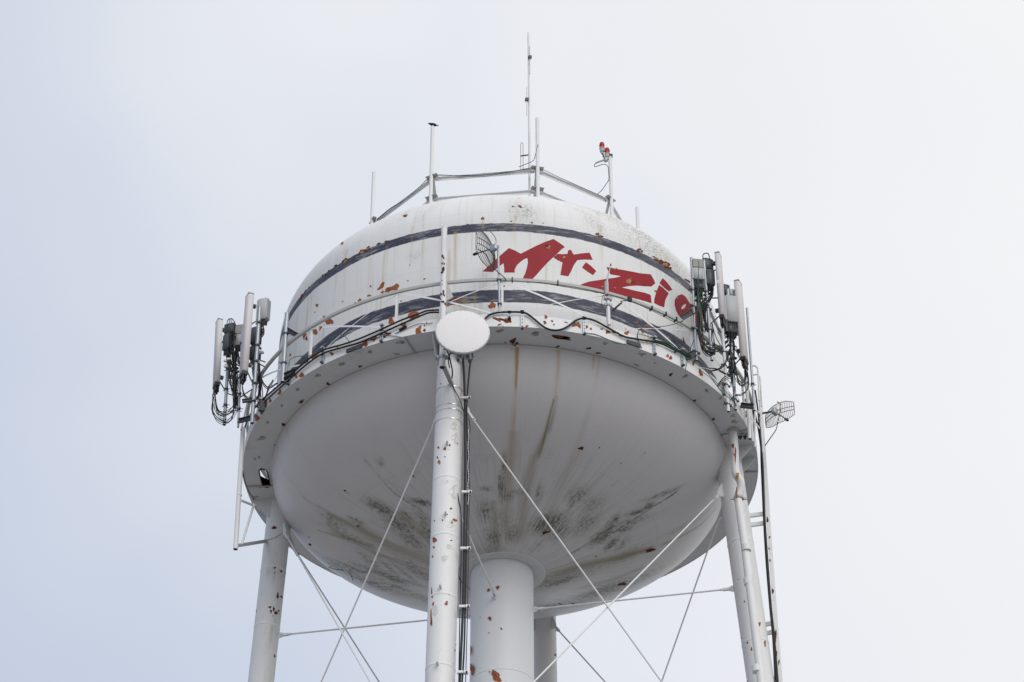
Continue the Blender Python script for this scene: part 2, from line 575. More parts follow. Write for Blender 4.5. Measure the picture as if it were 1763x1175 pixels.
def patches(name, items, F, material, parent, off=.004, lump=.30, label=None):
    """irregular flaked patches lying on a surface; items: (x, y, w, h[, rot]) sighted positions"""
    mb = MB()
    for it in items:
        cx, cy, w_, h_ = it[0], it[1], it[2] * 1.22, it[3] * 1.22; rot = rad(it[4]) if len(it) > 4 else random.uniform(-.5, .5)
        n = 17 if max(w_, h_) > 5 else 8
        ph = [random.uniform(0, 6.28) for _ in range(3)]
        loop = []
        for k in range(n):
            a = 2 * math.pi * k / n
            rr = 1 + lump * (math.sin(2*a + ph[0]) * .5 + math.sin(3*a + ph[1]) * .6 + random.uniform(-.7, .7))
            rr = max(rr, .3)
            dx, dy = w_/2 * rr * math.cos(a), h_/2 * rr * math.sin(a)
            loop.append((cx + dx*math.cos(rot) - dy*math.sin(rot), cy + dx*math.sin(rot) + dy*math.cos(rot)))
        c = hit(cx, cy, F)
        if c is None: continue
        pts = []
        for (qx, qy) in loop:
            for s_ in (1, .6, .3):
                P = hit(cx + (qx - cx)*s_, cy + (qy - cy)*s_, F)
                if P is not None and np.linalg.norm(P - c) < 2.5: break
            else: P = c
            pts.append(P)
        vs = [p + grad(p, F) * off for p in [c] + pts]
        mb._add(vs, [(0, 1 + k, 1 + (k+1) % n) for k in range(n)])
    if not mb.v: return None
    o = obj(name, mb, material, parent, smooth=False, label=label)
    o['kind'] = 'stuff'
    return o

# ------------------------------------------------------------------ ground
def ground():
    m = mat('dry gravel and pale winter grass', (.30, .29, .26), .95)
    t = NT(m); p = t.geo()
    a = t.noise(p, .05, 5, .6); b = t.noise(p, 1.2, 5, .7)
    c = t.mix(t.step(a, .45, .55), (.27, .26, .26), (.21, .205, .19))
    c = t.mix(t.math('MULTIPLY', t.step(b, .4, .7), .3), c, (.16, .155, .15))
    t.l.new(c, t.b.inputs['Base Color'])
    mb = MB(); R = 4000; n = 48
    vs = [(0, 0, 0)]; fs = []
    for (ri, r) in enumerate((60, 400, R)):
        for k in range(n): vs.append((r*math.cos(2*math.pi*k/n), r*math.sin(2*math.pi*k/n), 0))
    for k in range(n):
        k2 = (k+1) % n
        fs.append((0, 1+k, 1+k2))
        for ri in range(2): fs.append((1+ri*n+k, 1+(ri+1)*n+k, 1+(ri+1)*n+k2, 1+ri*n+k2))
    mb._add(vs, fs)
    o = obj('ground', mb, m, None, smooth=False)
    o['kind'] = 'structure'
ground()

# ------------------------------------------------------------------ water tower
T = empty('water_tower', (0, 0, 0), 'white legged water tower with peeling paint, navy bands and large red lettering', 'water tower')

def seg_dist(V, pts):
    d = np.full(len(V), 1e9); tt = np.zeros(len(V))
    n = len(pts) - 1
    for i in range(n):
        a, b = pts[i], pts[i+1]; ab = b - a; L = ab @ ab + 1e-12
        t = np.clip(((V - a) @ ab) / L, 0, 1)
        q = V - a - t[:, None] * ab
        dd = np.sqrt((q * q).sum(1))
        m = dd < d; d[m] = dd[m]; tt[m] = (i + t[m]) / n
    return d, tt

def runs(V, spec, F):
    out_ = np.zeros(len(V))
    for (pts, w0, w1, s0, s1) in spec:
        P = [hit(x_, y_, F) for (x_, y_) in pts]
        P = [p for p in P if p is not None]
        if len(P) < 2: continue
        d, t = seg_dist(V, P)
        wv = w0 + (w1 - w0) * t; sv = s0 + (s1 - s0) * t
        fade = np.clip(t / .02, 0, 1) * np.clip((1 - t) / .15, 0, 1)
        out_ = np.maximum(out_, sv * np.exp(-(d / wv)**2) * fade)
    return out_

def blobs(V, spec, F, gain=1.0):
    out_ = np.zeros(len(V))
    for (x_, y_, rx, ry, s) in spec:
        c = hit(x_, y_, F); u = hit(x_ + rx, y_, F); v = hit(x_, y_ + ry, F)
        if c is None: continue
        u = u if u is not None else hit(x_ - rx, y_, F); v = v if v is not None else hit(x_, y_ - ry, F)
        if u is None or v is None: continue
        du, dv = u - c, v - c
        a = ((V - c) @ du) / (du @ du); b = ((V - c) @ dv) / (dv @ dv)
        q = V - c; nrm = np.cross(du, dv); nrm /= np.linalg.norm(nrm)
        h = np.abs(q @ nrm)
        out_ = np.maximum(out_, s * gain * np.exp(-(a*a + b*b) * .9) * (h < 1.5))
    return out_

def revolve(name, prof, material, parent, na, attrs, vcoord):
    """dense surface of revolution with UV = (arc length, vcoord) and measured masks"""
    prof = np.array(prof); m = len(prof)
    az = np.linspace(-math.pi, math.pi, na + 1)
    R, Z = prof[:, 0][:, None], prof[:, 1][:, None]
    X = R * np.sin(az)[None]; Y = -R * np.cos(az)[None]; ZZ = np.repeat(Z, na + 1, 1)
    V = np.stack([X, Y, ZZ + ZB], -1).reshape(-1, 3)
    i = np.arange(m - 1)[:, None]; k = np.arange(na)[None]
    a = i*(na+1) + k
    Fc = np.stack([a, a + 1, a + na + 2, a + na + 1], -1).reshape(-1, 4)
    me = bpy.data.meshes.new(name)
    me.vertices.add(len(V)); me.vertices.foreach_set('co', V.astype('f').ravel())
    me.loops.add(Fc.size); me.loops.foreach_set('vertex_index', Fc.astype('i').ravel())
    me.polygons.add(len(Fc)); me.polygons.foreach_set('loop_start', np.arange(0, Fc.size, 4, dtype='i'))
    me.polygons.foreach_set('use_smooth', np.ones(len(Fc), dtype=bool))
    me.update(calc_edges=True)
    uvl = me.uv_layers.new(name='UVMap')
    U = np.repeat((az * RT)[None], m, 0).reshape(-1); W_ = np.repeat(np.array(vcoord)[:, None], na + 1, 1).reshape(-1)
    uvl.data.foreach_set('uv', np.stack([U, W_], -1)[Fc.ravel()].astype('f').ravel())
    front = Y.reshape(-1) < 3.5
    for nm, fn in attrs.items():
        vals = np.zeros(len(V)); vals[front] = fn(V[front])
        at = me.attributes.new(nm, 'FLOAT', 'POINT'); at.data.foreach_set('value', vals.astype('f'))
    me.materials.append(material)
    o = bpy.data.objects.new(name, me)
    link(o, parent, Vector((0, 0, 0)))
    return o

# --- shell and roof (one welded vessel above the balcony)
tank_prof = [(RT, z) for z in np.linspace(.012, ROOF_Z, 90)]
for a in np.linspace(0, math.pi/2, 110)[1:]:
    r = RT * math.cos(a)
    tank_prof.append((max(r, .001), roof_z(r)))
sh_och = [
    ([(784, 398), (784, 420), (783, 470), (782, 500)], .05, .04, .85, .25),
    ([(758, 410), (756, 480)], .05, .05, .3, .1), ([(728, 415), (724, 500)], .03, .03, .35, .1),
    ([(831, 380), (832, 396)], .04, .03, .9, .4), ([(893, 340), (888, 372), (886, 384), (885, 430)], .05, .03, .7, .2),
    ([(882, 340), (884, 370)], .03, .03, .4, .2), ([(912, 396), (912, 430)], .03, .03, .3, .1),
    ([(1028, 366), (1033, 395), (1034, 408)], .05, .04, .8, .35), ([(1034, 412), (1036, 450)], .03, .03, .35, .1),
    ([(738, 350), (729, 370), (728, 394)], .03, .03, .5, .3), ([(700, 365), (697, 400)], .10, .06, .28, .1),
    ([(597, 430), (594, 450)], .05, .04, .6, .4), ([(594, 458), (592, 520)], .03, .03, .3, .1),
    ([(711, 390), (709, 400), (706, 470)], .03, .03, .55, .15), ([(667, 420), (663, 500)], .04, .03, .3, .1),
    ([(580, 470), (572, 540)], .05, .03, .28, .1), ([(800, 515), (800, 550)], .12, .12, .55, .35), ([(785, 515), (786, 545)], .10, .1, .4, .3),
    ([(818, 505), (818, 540)], .04, .04, .4, .2), ([(965, 567), (965, 560)], .03, .03, .3, .3), ([(640, 430), (634, 520)], .03, .03, .25, .1),
]
sh_spk = [(900, 362, 20, 16, .95), (893, 372, 18, 9, .5), (1025, 385, 14, 16, .55), (1075, 385, 32, 14, .8), (1105, 405, 34, 18, .95),
          (1140, 440, 22, 26, .75), (1175, 480, 16, 30, .6), (1050, 372, 20, 8, .6), (600, 430, 24, 16, .25), (545, 480, 14, 26, .25),
          (737, 362, 10, 14, .35), (715, 440, 12, 7, .4), (1010, 368, 14, 6, .5), (690, 372, 22, 16, .2)]
tank = revolve('tank_shell', tank_prof, M['shell'], T, 1300,
               {'ochre': lambda V: runs(V, sh_och, F_top), 'speck': lambda V: blobs(V, sh_spk, F_top, .58)},
               [p[1] for p in tank_prof])

# --- bowl below the balcony
bowl_prof = [(RT, .012), (RT, -.02)]
for a in np.linspace(0, 1, 200)[1:]:
    r = RT * math.cos(a * math.acos(1.13 / RT))
    bowl_prof.append((r, min(float(bowl_z(r)), -.02)))
bl_och = [
    ([(890, 598), (889.5, 625), (888, 660), (887, 720)], .034, .022, 4.5, .7), ([(889, 598), (888, 640)], .07, .05, .9, .2),
    ([(887, 640), (884, 720), (880, 790), (874, 860)], .05, .09, .7, .3), ([(881, 599), (881, 700)], .028, .03, 1.5, .5),
    ([(1031, 614), (1029, 640), (1022, 680)], .03, .03, .7, .1), ([(1022, 613), (1020, 640)], .035, .03, .9, .3),
    ([(961, 602), (960, 640), (955, 690)], .045, .045, .9, .35),
    ([(999, 776), (990, 792), (985, 800)], .04, .04, .5, .2), ([(596, 847), (604, 853)], .04, .03, .9, .4), ([(618, 907), (628, 912)], .04, .03, .9, .4),
    ([(712, 821), (716, 825)], .03, .03, .6, .3),
    ([(493, 735), (496, 750), (500, 762)], .035, .03, .6, .2), ([(477, 768), (484, 800), (494, 826)], .03, .03, .5, .2),
    ([(500, 826), (530, 862), (560, 880)], .04, .04, .35, .15), ([(889, 963), (889, 990)], .03, .03, .5, .2),
    ([(1130, 942), (1095, 952), (1060, 962), (1000, 975), (940, 990)], .07, .16, .8, .2),
    ([(1235, 872), (1205, 905), (1170, 925), (1130, 942)], .05, .07, .30, .6),
]
bl_olv = [
    ([(958, 680), (950, 720), (940, 750)], .05, .08, .35, .9), ([(954, 686), (948, 710), (940, 742), (932, 770), (922, 800)], .022, .06, 1.3, 1.0), ([(943, 738), (932, 765), (920, 790), (912, 815)], .06, .12, .7, .5),
    ([(915, 805), (905, 850), (898, 900), (893, 940)], .12, .16, .55, .4),
    ([(1027, 640), (1010, 720), (985, 790), (955, 860), (930, 940)], .04, .14, .18, .25),
    ([(884, 740), (876, 820), (872, 870), (870, 930)], .12, .20, .4, .35),
    ([(562, 883), (590, 897), (625, 915), (660, 935)], .10, .16, .9, .7), ([(545, 912), (600, 928), (650, 945)], .04, .14, .6, .7),
    ([(610, 905), (670, 940), (735, 965), (800, 985)], .22, .30, .8, .5), ([(520, 855), (580, 890)], .04, .05, .4, .3),
    ([(640, 935), (645, 955)], .08, .08, .5, .4),
    ([(1125, 944), (1095, 952), (1060, 962), (1000, 975), (930, 993)], .13, .2, .9, .6), ([(1235, 872), (1205, 905), (1170, 925), (1130, 942)], .05, .08, .25, .6),
    ([(545, 870), (600, 900), (660, 925)], .05, .1, .5, .6), ([(690, 880), (735, 930)], .1, .15, .4, .5), ([(560, 900), (640, 950), (700, 975)], .06, .12, .6, .6), ([(850, 860), (855, 950)], .1, .14, .4, .5),
    ([(1110, 975), (1050, 1000), (980, 1018)], .10, .16, .4, .5),
]
bl_mld = [
    (864, 838, 6, 22, 1.0), (868, 800, 4, 16, .8), (872, 855, 12, 8, .6), (885, 848, 26, 5, .35), (838, 842, 12, 4, .5),
    (945, 902, 26, 15, 1.1), (930, 905, 12, 10, .9), (965, 915, 20, 14, .6), (995, 852, 16, 12, .55), (984, 862, 7, 14, .6), (928, 850, 6, 16, .5),
    (1048, 912, 8, 16, 1.0), (1035, 925, 14, 10, 1.1), (1052, 938, 8, 8, .9), (1075, 912, 10, 4, .9), (1095, 882, 12, 4, 1.0), (1116, 872, 7, 6, .9),
    (1060, 893, 5, 6, .9), (1085, 900, 22, 6, .6), (1140, 852, 22, 4, .6), (1070, 938, 8, 10, .5),
    (970, 1000, 18, 5, 1.1), (960, 998, 40, 12, .5), (1045, 1015, 22, 7, .9), (1075, 1008, 22, 8, .7), (1020, 1022, 22, 5, .6),
    (660, 878, 16, 8, .9), (680, 892, 20, 8, .6), (725, 865, 16, 5, 1.0), (655, 795, 6, 7, .5), (700, 890, 16, 12, .5), (735, 915, 14, 30, .6),
    (612, 897, 10, 4, .9), (680, 998, 12, 5, 1.2), (665, 990, 30, 5, .8), (610, 980, 18, 3, .9), (700, 1000, 22, 4, .6), (640, 970, 8, 14, .5),
    (670, 978, 5, 16, .5), (700, 990, 6, 14, .5), (560, 965, 14, 4, .5), (685, 1012, 14, 4, .8), (650, 1000, 40, 9, .35), (730, 1030, 20, 6, .5),
    (650, 872, 18, 10, .8), (690, 905, 22, 14, .8), (710, 930, 18, 14, .7), (600, 925, 30, 8, .5), (575, 900, 14, 8, .6), (640, 1005, 30, 6, .8), (720, 985, 20, 12, .6), (585, 975, 20, 4, .6), (835, 880, 14, 18, .6), (850, 925, 14, 12, .7), (880, 920, 14, 14, .6), (1010, 900, 20, 20, .5), (1020, 870, 20, 14, .4), (1070, 960, 26, 10, .5),
    (848, 950, 20, 14, .5), (860, 900, 24, 24, .3), (1010, 985, 30, 12, .4), (940, 1045, 24, 4, .8), (990, 1040, 20, 4, .5), (1180, 905, 20, 5, .25),
]
bl_lines = [([(1168, 845), (1120, 875), (1060, 915), (1010, 938), (975, 958)], .025, .05, 1.3, .9), ([(1112, 778), (1050, 840)], .02, .02, .7, .5),
            ([(625, 788), (680, 850), (740, 890)], .025, .05, .7, .5), ([(590, 978), (640, 985), (688, 998), (715, 1003)], .03, .05, 1.0, 1.0), ([(1180, 905), (1110, 938), (1040, 960)], .02, .03, .4, .5)]
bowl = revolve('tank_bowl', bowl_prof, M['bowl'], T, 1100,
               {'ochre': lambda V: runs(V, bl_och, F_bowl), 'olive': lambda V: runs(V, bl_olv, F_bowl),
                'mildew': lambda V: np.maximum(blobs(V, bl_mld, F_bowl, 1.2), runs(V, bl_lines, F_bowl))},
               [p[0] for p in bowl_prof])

patches('rust_patches', [(1000.3, 772.5, 7, 5.5), (1032, 771, 2.2, 2.2), (940, 917, 11, 3.5, -25), (1120, 947.5, 16, 4, -15), (1071, 1006, 13, 4, -10), (988, 1041, 7, 2.5), (964, 1040, 4, 2), (594, 845, 4, 3), (616, 906, 3.5, 3), (711.5, 820, 3, 2.5), (1026, 958, 2.5, 2), (1069, 798, 2, 2), (534, 938, 5, 2.5), (532, 925, 2, 2), (885, 594, 7, 3)], F_bowl, M['rust_dark'], bowl)
# --- lettering: painted letters, wrapped on the shell
def in_poly(pt, poly):
    x_, y_ = pt; c = False; j = len(poly) - 1
    for i in range(len(poly)):
        xi, yi = poly[i]; xj, yj = poly[j]
        if (yi > y_) != (yj > y_) and x_ < (xj - xi) * (y_ - yi) / (yj - yi) + xi: c = not c
        j = i
    return c

def surf_uv(px, py):
    P = cyl(px, py, RT)
    return (math.atan2(P[0], -P[1]) * RT, P[2] - ZB)

def wrap_poly(name, loops, material, parent, off=.003):
    """flat print: outline loops in (arc, height) triangulated, split finely and wrapped round the cylinder"""
    import bmesh
    bm = bmesh.new()
    tris = tessellate_polygon([[Vector((u, v, 0)) for (u, v) in L] for L in loops])
    flat = [q for L in loops for q in L]
    vs = [bm.verts.new((u, v, 0)) for (u, v) in flat]
    for t in tris:
        try: bm.faces.new([vs[i] for i in t])
        except ValueError: pass
    umin = min(q[0] for q in flat); umax = max(q[0] for q in flat)
    u = umin + .12
    while u < umax:
        bmesh.ops.bisect_plane(bm, geom=bm.verts[:] + bm.edges[:] + bm.faces[:], plane_co=(u, 0, 0), plane_no=(1, 0, 0))
        u += .12
    for v in bm.verts:
        a = v.co.x / RT; r = RT + off
        v.co = Vector((r * math.sin(a), -r * math.cos(a), ZB + v.co.y))
    bm.normal_update()
    for f in bm.faces:
        c = f.calc_center_median()
        if f.normal.dot(Vector((c.x, c.y, 0))) < 0: f.normal_flip()
    me = bpy.data.meshes.new(name); bm.to_mesh(me); bm.free()
    me.materials.append(material)
    o = bpy.data.objects.new(name, me)
    link(o, parent, Vector((0, 0, 0)))
    return o

def c8(pts): return [surf_uv(780 + x_/4.007, 330 + y_/4.007) for (x_, y_) in pts]
def c5(pts): return [surf_uv(940 + x_/5.597, 430 + y_/5.597) for (x_, y_) in pts]
wrap_poly('letter', [c8([(203, 552), (262, 500), (328, 440), (385, 391), (428, 408), (467, 430), (515, 405), (560, 382), (625, 352), (692, 328), (735, 356), (772, 383),
    (745, 402), (718, 430), (690, 455), (655, 488), (620, 525), (585, 565), (550, 603), (538, 630), (512, 632), (482, 598), (498, 565), (510, 525), (516, 490), (513, 459), (490, 468), (462, 488), (440, 510), (425, 540),
    (426, 560), (353, 560), (353, 530), (348, 495), (312, 522), (275, 556)])], M['letter'], tank)
wrap_poly('letter', [c8([(692, 455), (720, 431), (760, 433), (790, 430), (792, 410), (803, 403), (815, 405), (822, 420), (832, 436), (880, 428), (942, 423), (952, 446), (964, 472), (905, 470), (858, 474),
    (835, 505), (812, 555), (795, 586), (740, 577), (748, 530), (755, 490), (722, 475)])], M['letter'], tank)
wrap_poly('letter', [c8([(916, 488), (955, 517), (988, 550), (965, 578), (925, 552), (889, 525)])], M['letter'], tank)
wrap_poly('letter', [c5([(582, 168), (700, 190), (800, 208), (900, 228), (1010, 240), (1035, 282), (1053, 325), (1015, 357), (950, 354), (880, 348), (800, 352), (728, 366), (800, 382), (870, 400), (945, 415), (1008, 437), (1014, 480), (1018, 518),
    (935, 493), (850, 470), (750, 448), (660, 425), (570, 412), (490, 420), (430, 403), (325, 345), (365, 325), (420, 308), (510, 295), (600, 280), (665, 272), (725, 258), (675, 248), (622, 240), (600, 205)])], M['letter'], tank)
wrap_poly('letter', [c5([(1125, 275), (1170, 320), (1218, 387), (1180, 402), (1135, 365), (1092, 322)])], M['letter'], tank)
wrap_poly('letter', [c5([(1090, 340), (1138, 378), (1183, 423), (1165, 455), (1148, 490), (1138, 558), (1088, 540), (1040, 515), (1045, 470), (1058, 420)])], M['letter'], tank)
wrap_poly('letter', [c5([(1310, 430), (1340, 450), (1380, 510), (1412, 575), (1425, 615), (1400, 640), (1350, 655), (1310, 670), (1275, 630), (1250, 580), (1238, 530), (1240, 485), (1268, 445)]),
    c5([(1348, 522), (1348, 540), (1335, 565), (1305, 578), (1303, 560), (1320, 535)])], M['letter'], tank)
wrap_poly('letter', [c5([(1432, 560), (1462, 575), (1478, 660), (1486, 760), (1440, 745), (1418, 700), (1420, 640)])], M['letter'], tank)

# --- riser column and its collar
rc = (0.045, 0)
mb = MB().lathe((rc[0], rc[1], 0), (0, 0, 1), [(.83, .45), (.83, ZB - 12), (.83, ZB - 9.3), (.845, ZB - 9.28), (.845, ZB - 9.2), (.83, ZB - 9.18), (.83, ZB - 6.32), (.838, ZB - 6.31), (.838, ZB - 6.28), (.83, ZB - 6.27), (.83, ZB - 3.02)], 96)
riser = obj('riser_column', mb, M['riser'], T)
mb = MB().lathe((rc[0], 0, ZB), (0, 0, 1), [(.835, -3.035), (1.13, -3.035), (1.16, -3.0), (1.10, -2.96)], 96)
obj('collar', mb, M['balcony'], riser, label='flat grey collar ring under the bowl')
mb = MB().lathe((rc[0], 0, 0), (0, 0, 1), [(1.3, -.3), (1.3, .45), (.2, .45)], 48)
obj('concrete_pier', mb, M['concrete'], riser)
patches('rust_patches', [(841, 1016, 4, 4.5), (857, 1012, 4, 6), (843, 1065, 5.5, 4.5), (863, 1083, 2.5, 4), (811, 1120, 2, 16, 0), (813, 1153, 5.5, 16, 0), (852, 1160, 12, 8), (856, 1168, 10, 12), (850, 1157, 6, 5), (843, 1157, 3, 2),
    (916, 1156, 3, 12, 0), (842, 1090, 2, 1.5), (827, 1063, 1.5, 1.5), (870, 1118, 1.5, 1.5)], F_riser, M['rust'], riser)

# --- legs
LEGLAB = {0: None}
legs = {}
for k in (0, 1, 2, -1):
    a, b = leg_c(k, .015 if k else .012), leg_c(k, -(ZB - .5))
    mb = MB().tube(a, b, LEG_R, 48)
    lg = obj('leg', mb, M['leg_dirty'] if k == -1 else M['white'], T)
    legs[k] = lg
    u = (b - a) / np.linalg.norm(b - a)
    zs = {0: (-4.17, -5.85, -7.55, -9.45), 1: (-2.9, -5.9, -8.9), -1: (-2.2, -3.95, -6.9), 2: (-3.9, -6.9)}[k]
    for z in zs:
        c = leg_c(k, z)
        mb = MB().lathe(c, u, [(LEG_R, -.035), (LEG_R + .007, -.02), (LEG_R + .009, 0), (LEG_R + .007, .02), (LEG_R, .035)], 48)
        obj('weld_band', mb, M['white_clean'], lg)
    fb = leg_c(k, -(ZB - .25))
    obj('footing', MB().box((fb[0], fb[1], .2), .8, .8, .35), M['concrete'], lg, smooth=False)
    # side plates that join leg and tank
    az = A0 + k * math.pi / 2
    tdir = np.array([math.cos(az), math.sin(az), 0]); rdir = np.array([math.sin(az), -math.cos(az), 0])
    for s_ in (-1, 1):
        o_ = tdir * s_ * .30
        pts = [rdir * 6.92 + o_, rdir * 6.92 + o_ + [0, 0, -.10], rdir * 6.46 + o_ + [0, 0, -.62], rdir * 6.1 + o_ + [0, 0, -.62], rdir * 6.1 + o_]
        obj('gusset_plate', MB().prism([p + [0, 0, ZB] for p in pts], .016), M['balcony'], lg, smooth=False)

# front leg: strap bands, step pegs, flaked spots
for (z, hh) in ((-1.42, .012), (-1.98, .012), (-2.13, .012), (-2.42, .012)):
    a, b = leg_c(0, z + .3), leg_c(0, z - .3); u = (a - b) / np.linalg.norm(a - b)
    obj('steel_strap', MB().lathe(leg_c(0, z), u, [(LEG_R + .003, -hh), (LEG_R + .009, -hh), (LEG_R + .009, hh), (LEG_R + .003, hh)], 48), M['band'], legs[0])
for (x_, y_) in ((770, 769), (767, 890), (759, 1016), (754, 1148)):
    P = hit(x_, y_ - 5, F_leg(0)); n_ = grad(P, F_leg(0)); n_[2] = 0; n_ /= np.linalg.norm(n_)
    s_ = np.array([n_[1], -n_[0], 0])
    obj('step_peg', MB().obox(P + n_ * .09, n_ * .09, s_ * -.022, (0, 0, .045)), M['white_clean'], legs[0], smooth=False)
patches('rust_patches', [(755, 771, 3, 4), (766, 773, 4, 5), (774, 767, 3.5, 3), (756, 796, 3.5, 7, 0), (753.5, 788, 2.5, 4), (766, 787, 2, 2), (794, 836, 2.5, 3), (776, 876, 3, 2.5), (759, 661, 2, 2),
    (748, 930, 6, 8), (747, 943, 2.5, 4), (783.5, 896, 6, 4), (778, 900, 3, 3), (777, 876, 2.5, 2.5), (770, 886, 2, 2), (762, 896, 2.5, 2.5), (795, 903, 3, 13, 0), (743.5, 1022, 2.5, 15, 0), (773.5, 1023, 4, 3), (768.5, 1039, 4.5, 6),
    (742.5, 1066, 2.5, 22, 0), (745, 959, 2, 4), (777, 931, 3, 2), (783, 1120, 1.5, 4), (785, 1110, 1.5, 2), (746, 1040, 3, 5), (790, 1142, 5, 2), (748, 897, 1.5, 3), (788, 764, 1.5, 2)],
    F_leg(0), M['rust'], legs[0])
patches('worn_patches', [(783, 735, 14, 10), (784, 755, 11, 14), (781, 847, 12, 20), (779, 902, 14, 10), (774, 942, 12, 6), (765, 962, 10, 8), (748, 1052, 9, 16), (780, 1145, 12, 5), (770, 830, 18, 4)],
    F_leg(0), mat('rubbed cream paint', (.56, .555, .53), .6), legs[0], off=.002)
patches('rust_patches', [(472, 909, 7, 4.5), (473, 978, 3, 4), (484, 984, 3, 4), (473, 987, 2.5, 2), (478, 1026, 3.5, 8, 0), (484.5, 1028, 2, 5), (464.5, 1046, 5, 3), (471, 1049, 3, 6, 15), (466.5, 1053, 3, 5), (475, 1055.5, 5, 5),
    (479.5, 1052, 3.5, 2.5), (472.8, 1130, 2, 5, 0), (441, 1052, 1.5, 3), (470, 1061, 2, 1.5)], F_leg(-1), M['rust_dark'], legs[-1])
patches('rust_patches', [(1282, 1036, 2.5, 2.5), (1307, 1075, 4, 6), (1287, 1107, 2.5, 3), (1309, 1120, 2.5, 5), (1317, 1108, 3, 8, 0), (1294, 1118, 2, 6), (1276, 1099, 2, 2), (1271, 998, 1.5, 1.5), (1286, 1173, 2, 3)], F_leg(1), M['rust'], legs[1])
patches('rust_patches', [(957, 1086, 2, 2), (956, 1128, 3, 3), (958, 1134, 2, 2)], F_leg(2), M['rust'], legs[2])

# --- sway rods between legs and spokes from the riser
def rod_between(ka, kb, za=-1.2, zb=-11.7):
    A, B = leg_c(ka, za), leg_c(kb, zb)
    d = B - A; h = d.copy(); h[2] = 0; h /= np.linalg.norm(h)
    A = A + h * .30; B = B - h * .30
    L = np.linalg.norm(B - A); u = (B - A) / L
    A1 = A + u * .30; A2 = A + u * .62
    rod = obj('sway_rod', MB().tube(A + u * .55, B - u * .4, .021, 10), M['white_clean'], T)
    up = np.array([0, 0, 1.0]); s_ = np.cross(u, up); s_ /= np.linalg.norm(s_); q = np.cross(s_, u)
    pl_ = MB().prism([A - h*.02 + up*.16, A - h*.02 - up*.24, A + u*.30 - q*.085, A + u*.42, A + u*.30 + q*.085, A + h*.10 + up*.14], .014)
    obj('gusset_plate', pl_, M['white_clean'], rod, smooth=False)
    cl = MB().obox(A + u*.44 + s_*.026, u*.14, s_*.006, q*.035).obox(A + u*.44 - s_*.026, u*.14, s_*.006, q*.035).tube(A + u*.36 - s_*.045, A + u*.36 + s_*.045, .02, 8).obox(A + u*.57, u*.03, s_*.032, q*.04)
    obj('clevis', cl, M['white_clean'], rod, smooth=False)
    return rod
rodF = {}
for ka, kb, za, zb_ in ((0, 1, -1.55, -11.3), (1, 0, -1.26, -11.9), (0, -1, -1.55, -10.4), (-1, 0, -.98, -12.3), (-1, 2, -1.0, -10.5), (1, 2, -1.26, -11.7), (2, 1, -1.16, -12.1), (2, -1, -1.16, -12.0)):
    rodF[(ka, kb)] = rod_between(ka, kb, za, zb_)
for a_, b_ in ((0, 1), (1, 2), (2, -1), (-1, 0)):
    A, B = leg_c(a_, -12.0), leg_c(b_, -12.0)
    obj('strut', MB().tube(A, B, .09, 12), M['white_clean'], T)
for k, tb in ((1, None), (-1, None), (0, None), (2, None)):
    z = -4.19
    B = leg_c(k, z); h = B - np.array([0, 0, B[2]]); h /= np.linalg.norm(h)
    A = np.array([0, 0, ZB + z]) + h * .83 + np.array([rc[0], 0, 0]); B = B - h * LEG_R
    rd = obj('spoke_rod', MB().tube(A + h*.28, B - h*.28, .023, 10), M['white_clean'], T)
    s_ = np.array([h[1], -h[0], 0]); zz = np.array([0, 0, 1.0])
    for E_, d_ in ((A, h), (B, -h)):
        obj('lug', MB().prism([E_ - d_*.01 + zz*.10, E_ - d_*.01 - zz*.10, E_ + d_*.12 - zz*.06, E_ + d_*.14, E_ + d_*.12 + zz*.06], .016), M['white_clean'], rd, smooth=False)
        obj('clevis', MB().obox(E_ + d_*.17 + s_*.022, d_*.11, s_*.006, zz*.035).obox(E_ + d_*.17 - s_*.022, d_*.11, s_*.006, zz*.035).tube(E_ + d_*.1 - s_*.04, E_ + d_*.1 + s_*.04, .018, 8).tube(E_ + d_*.25, E_ + d_*.36, .032, 8), M['white_clean'], rd, smooth=False)

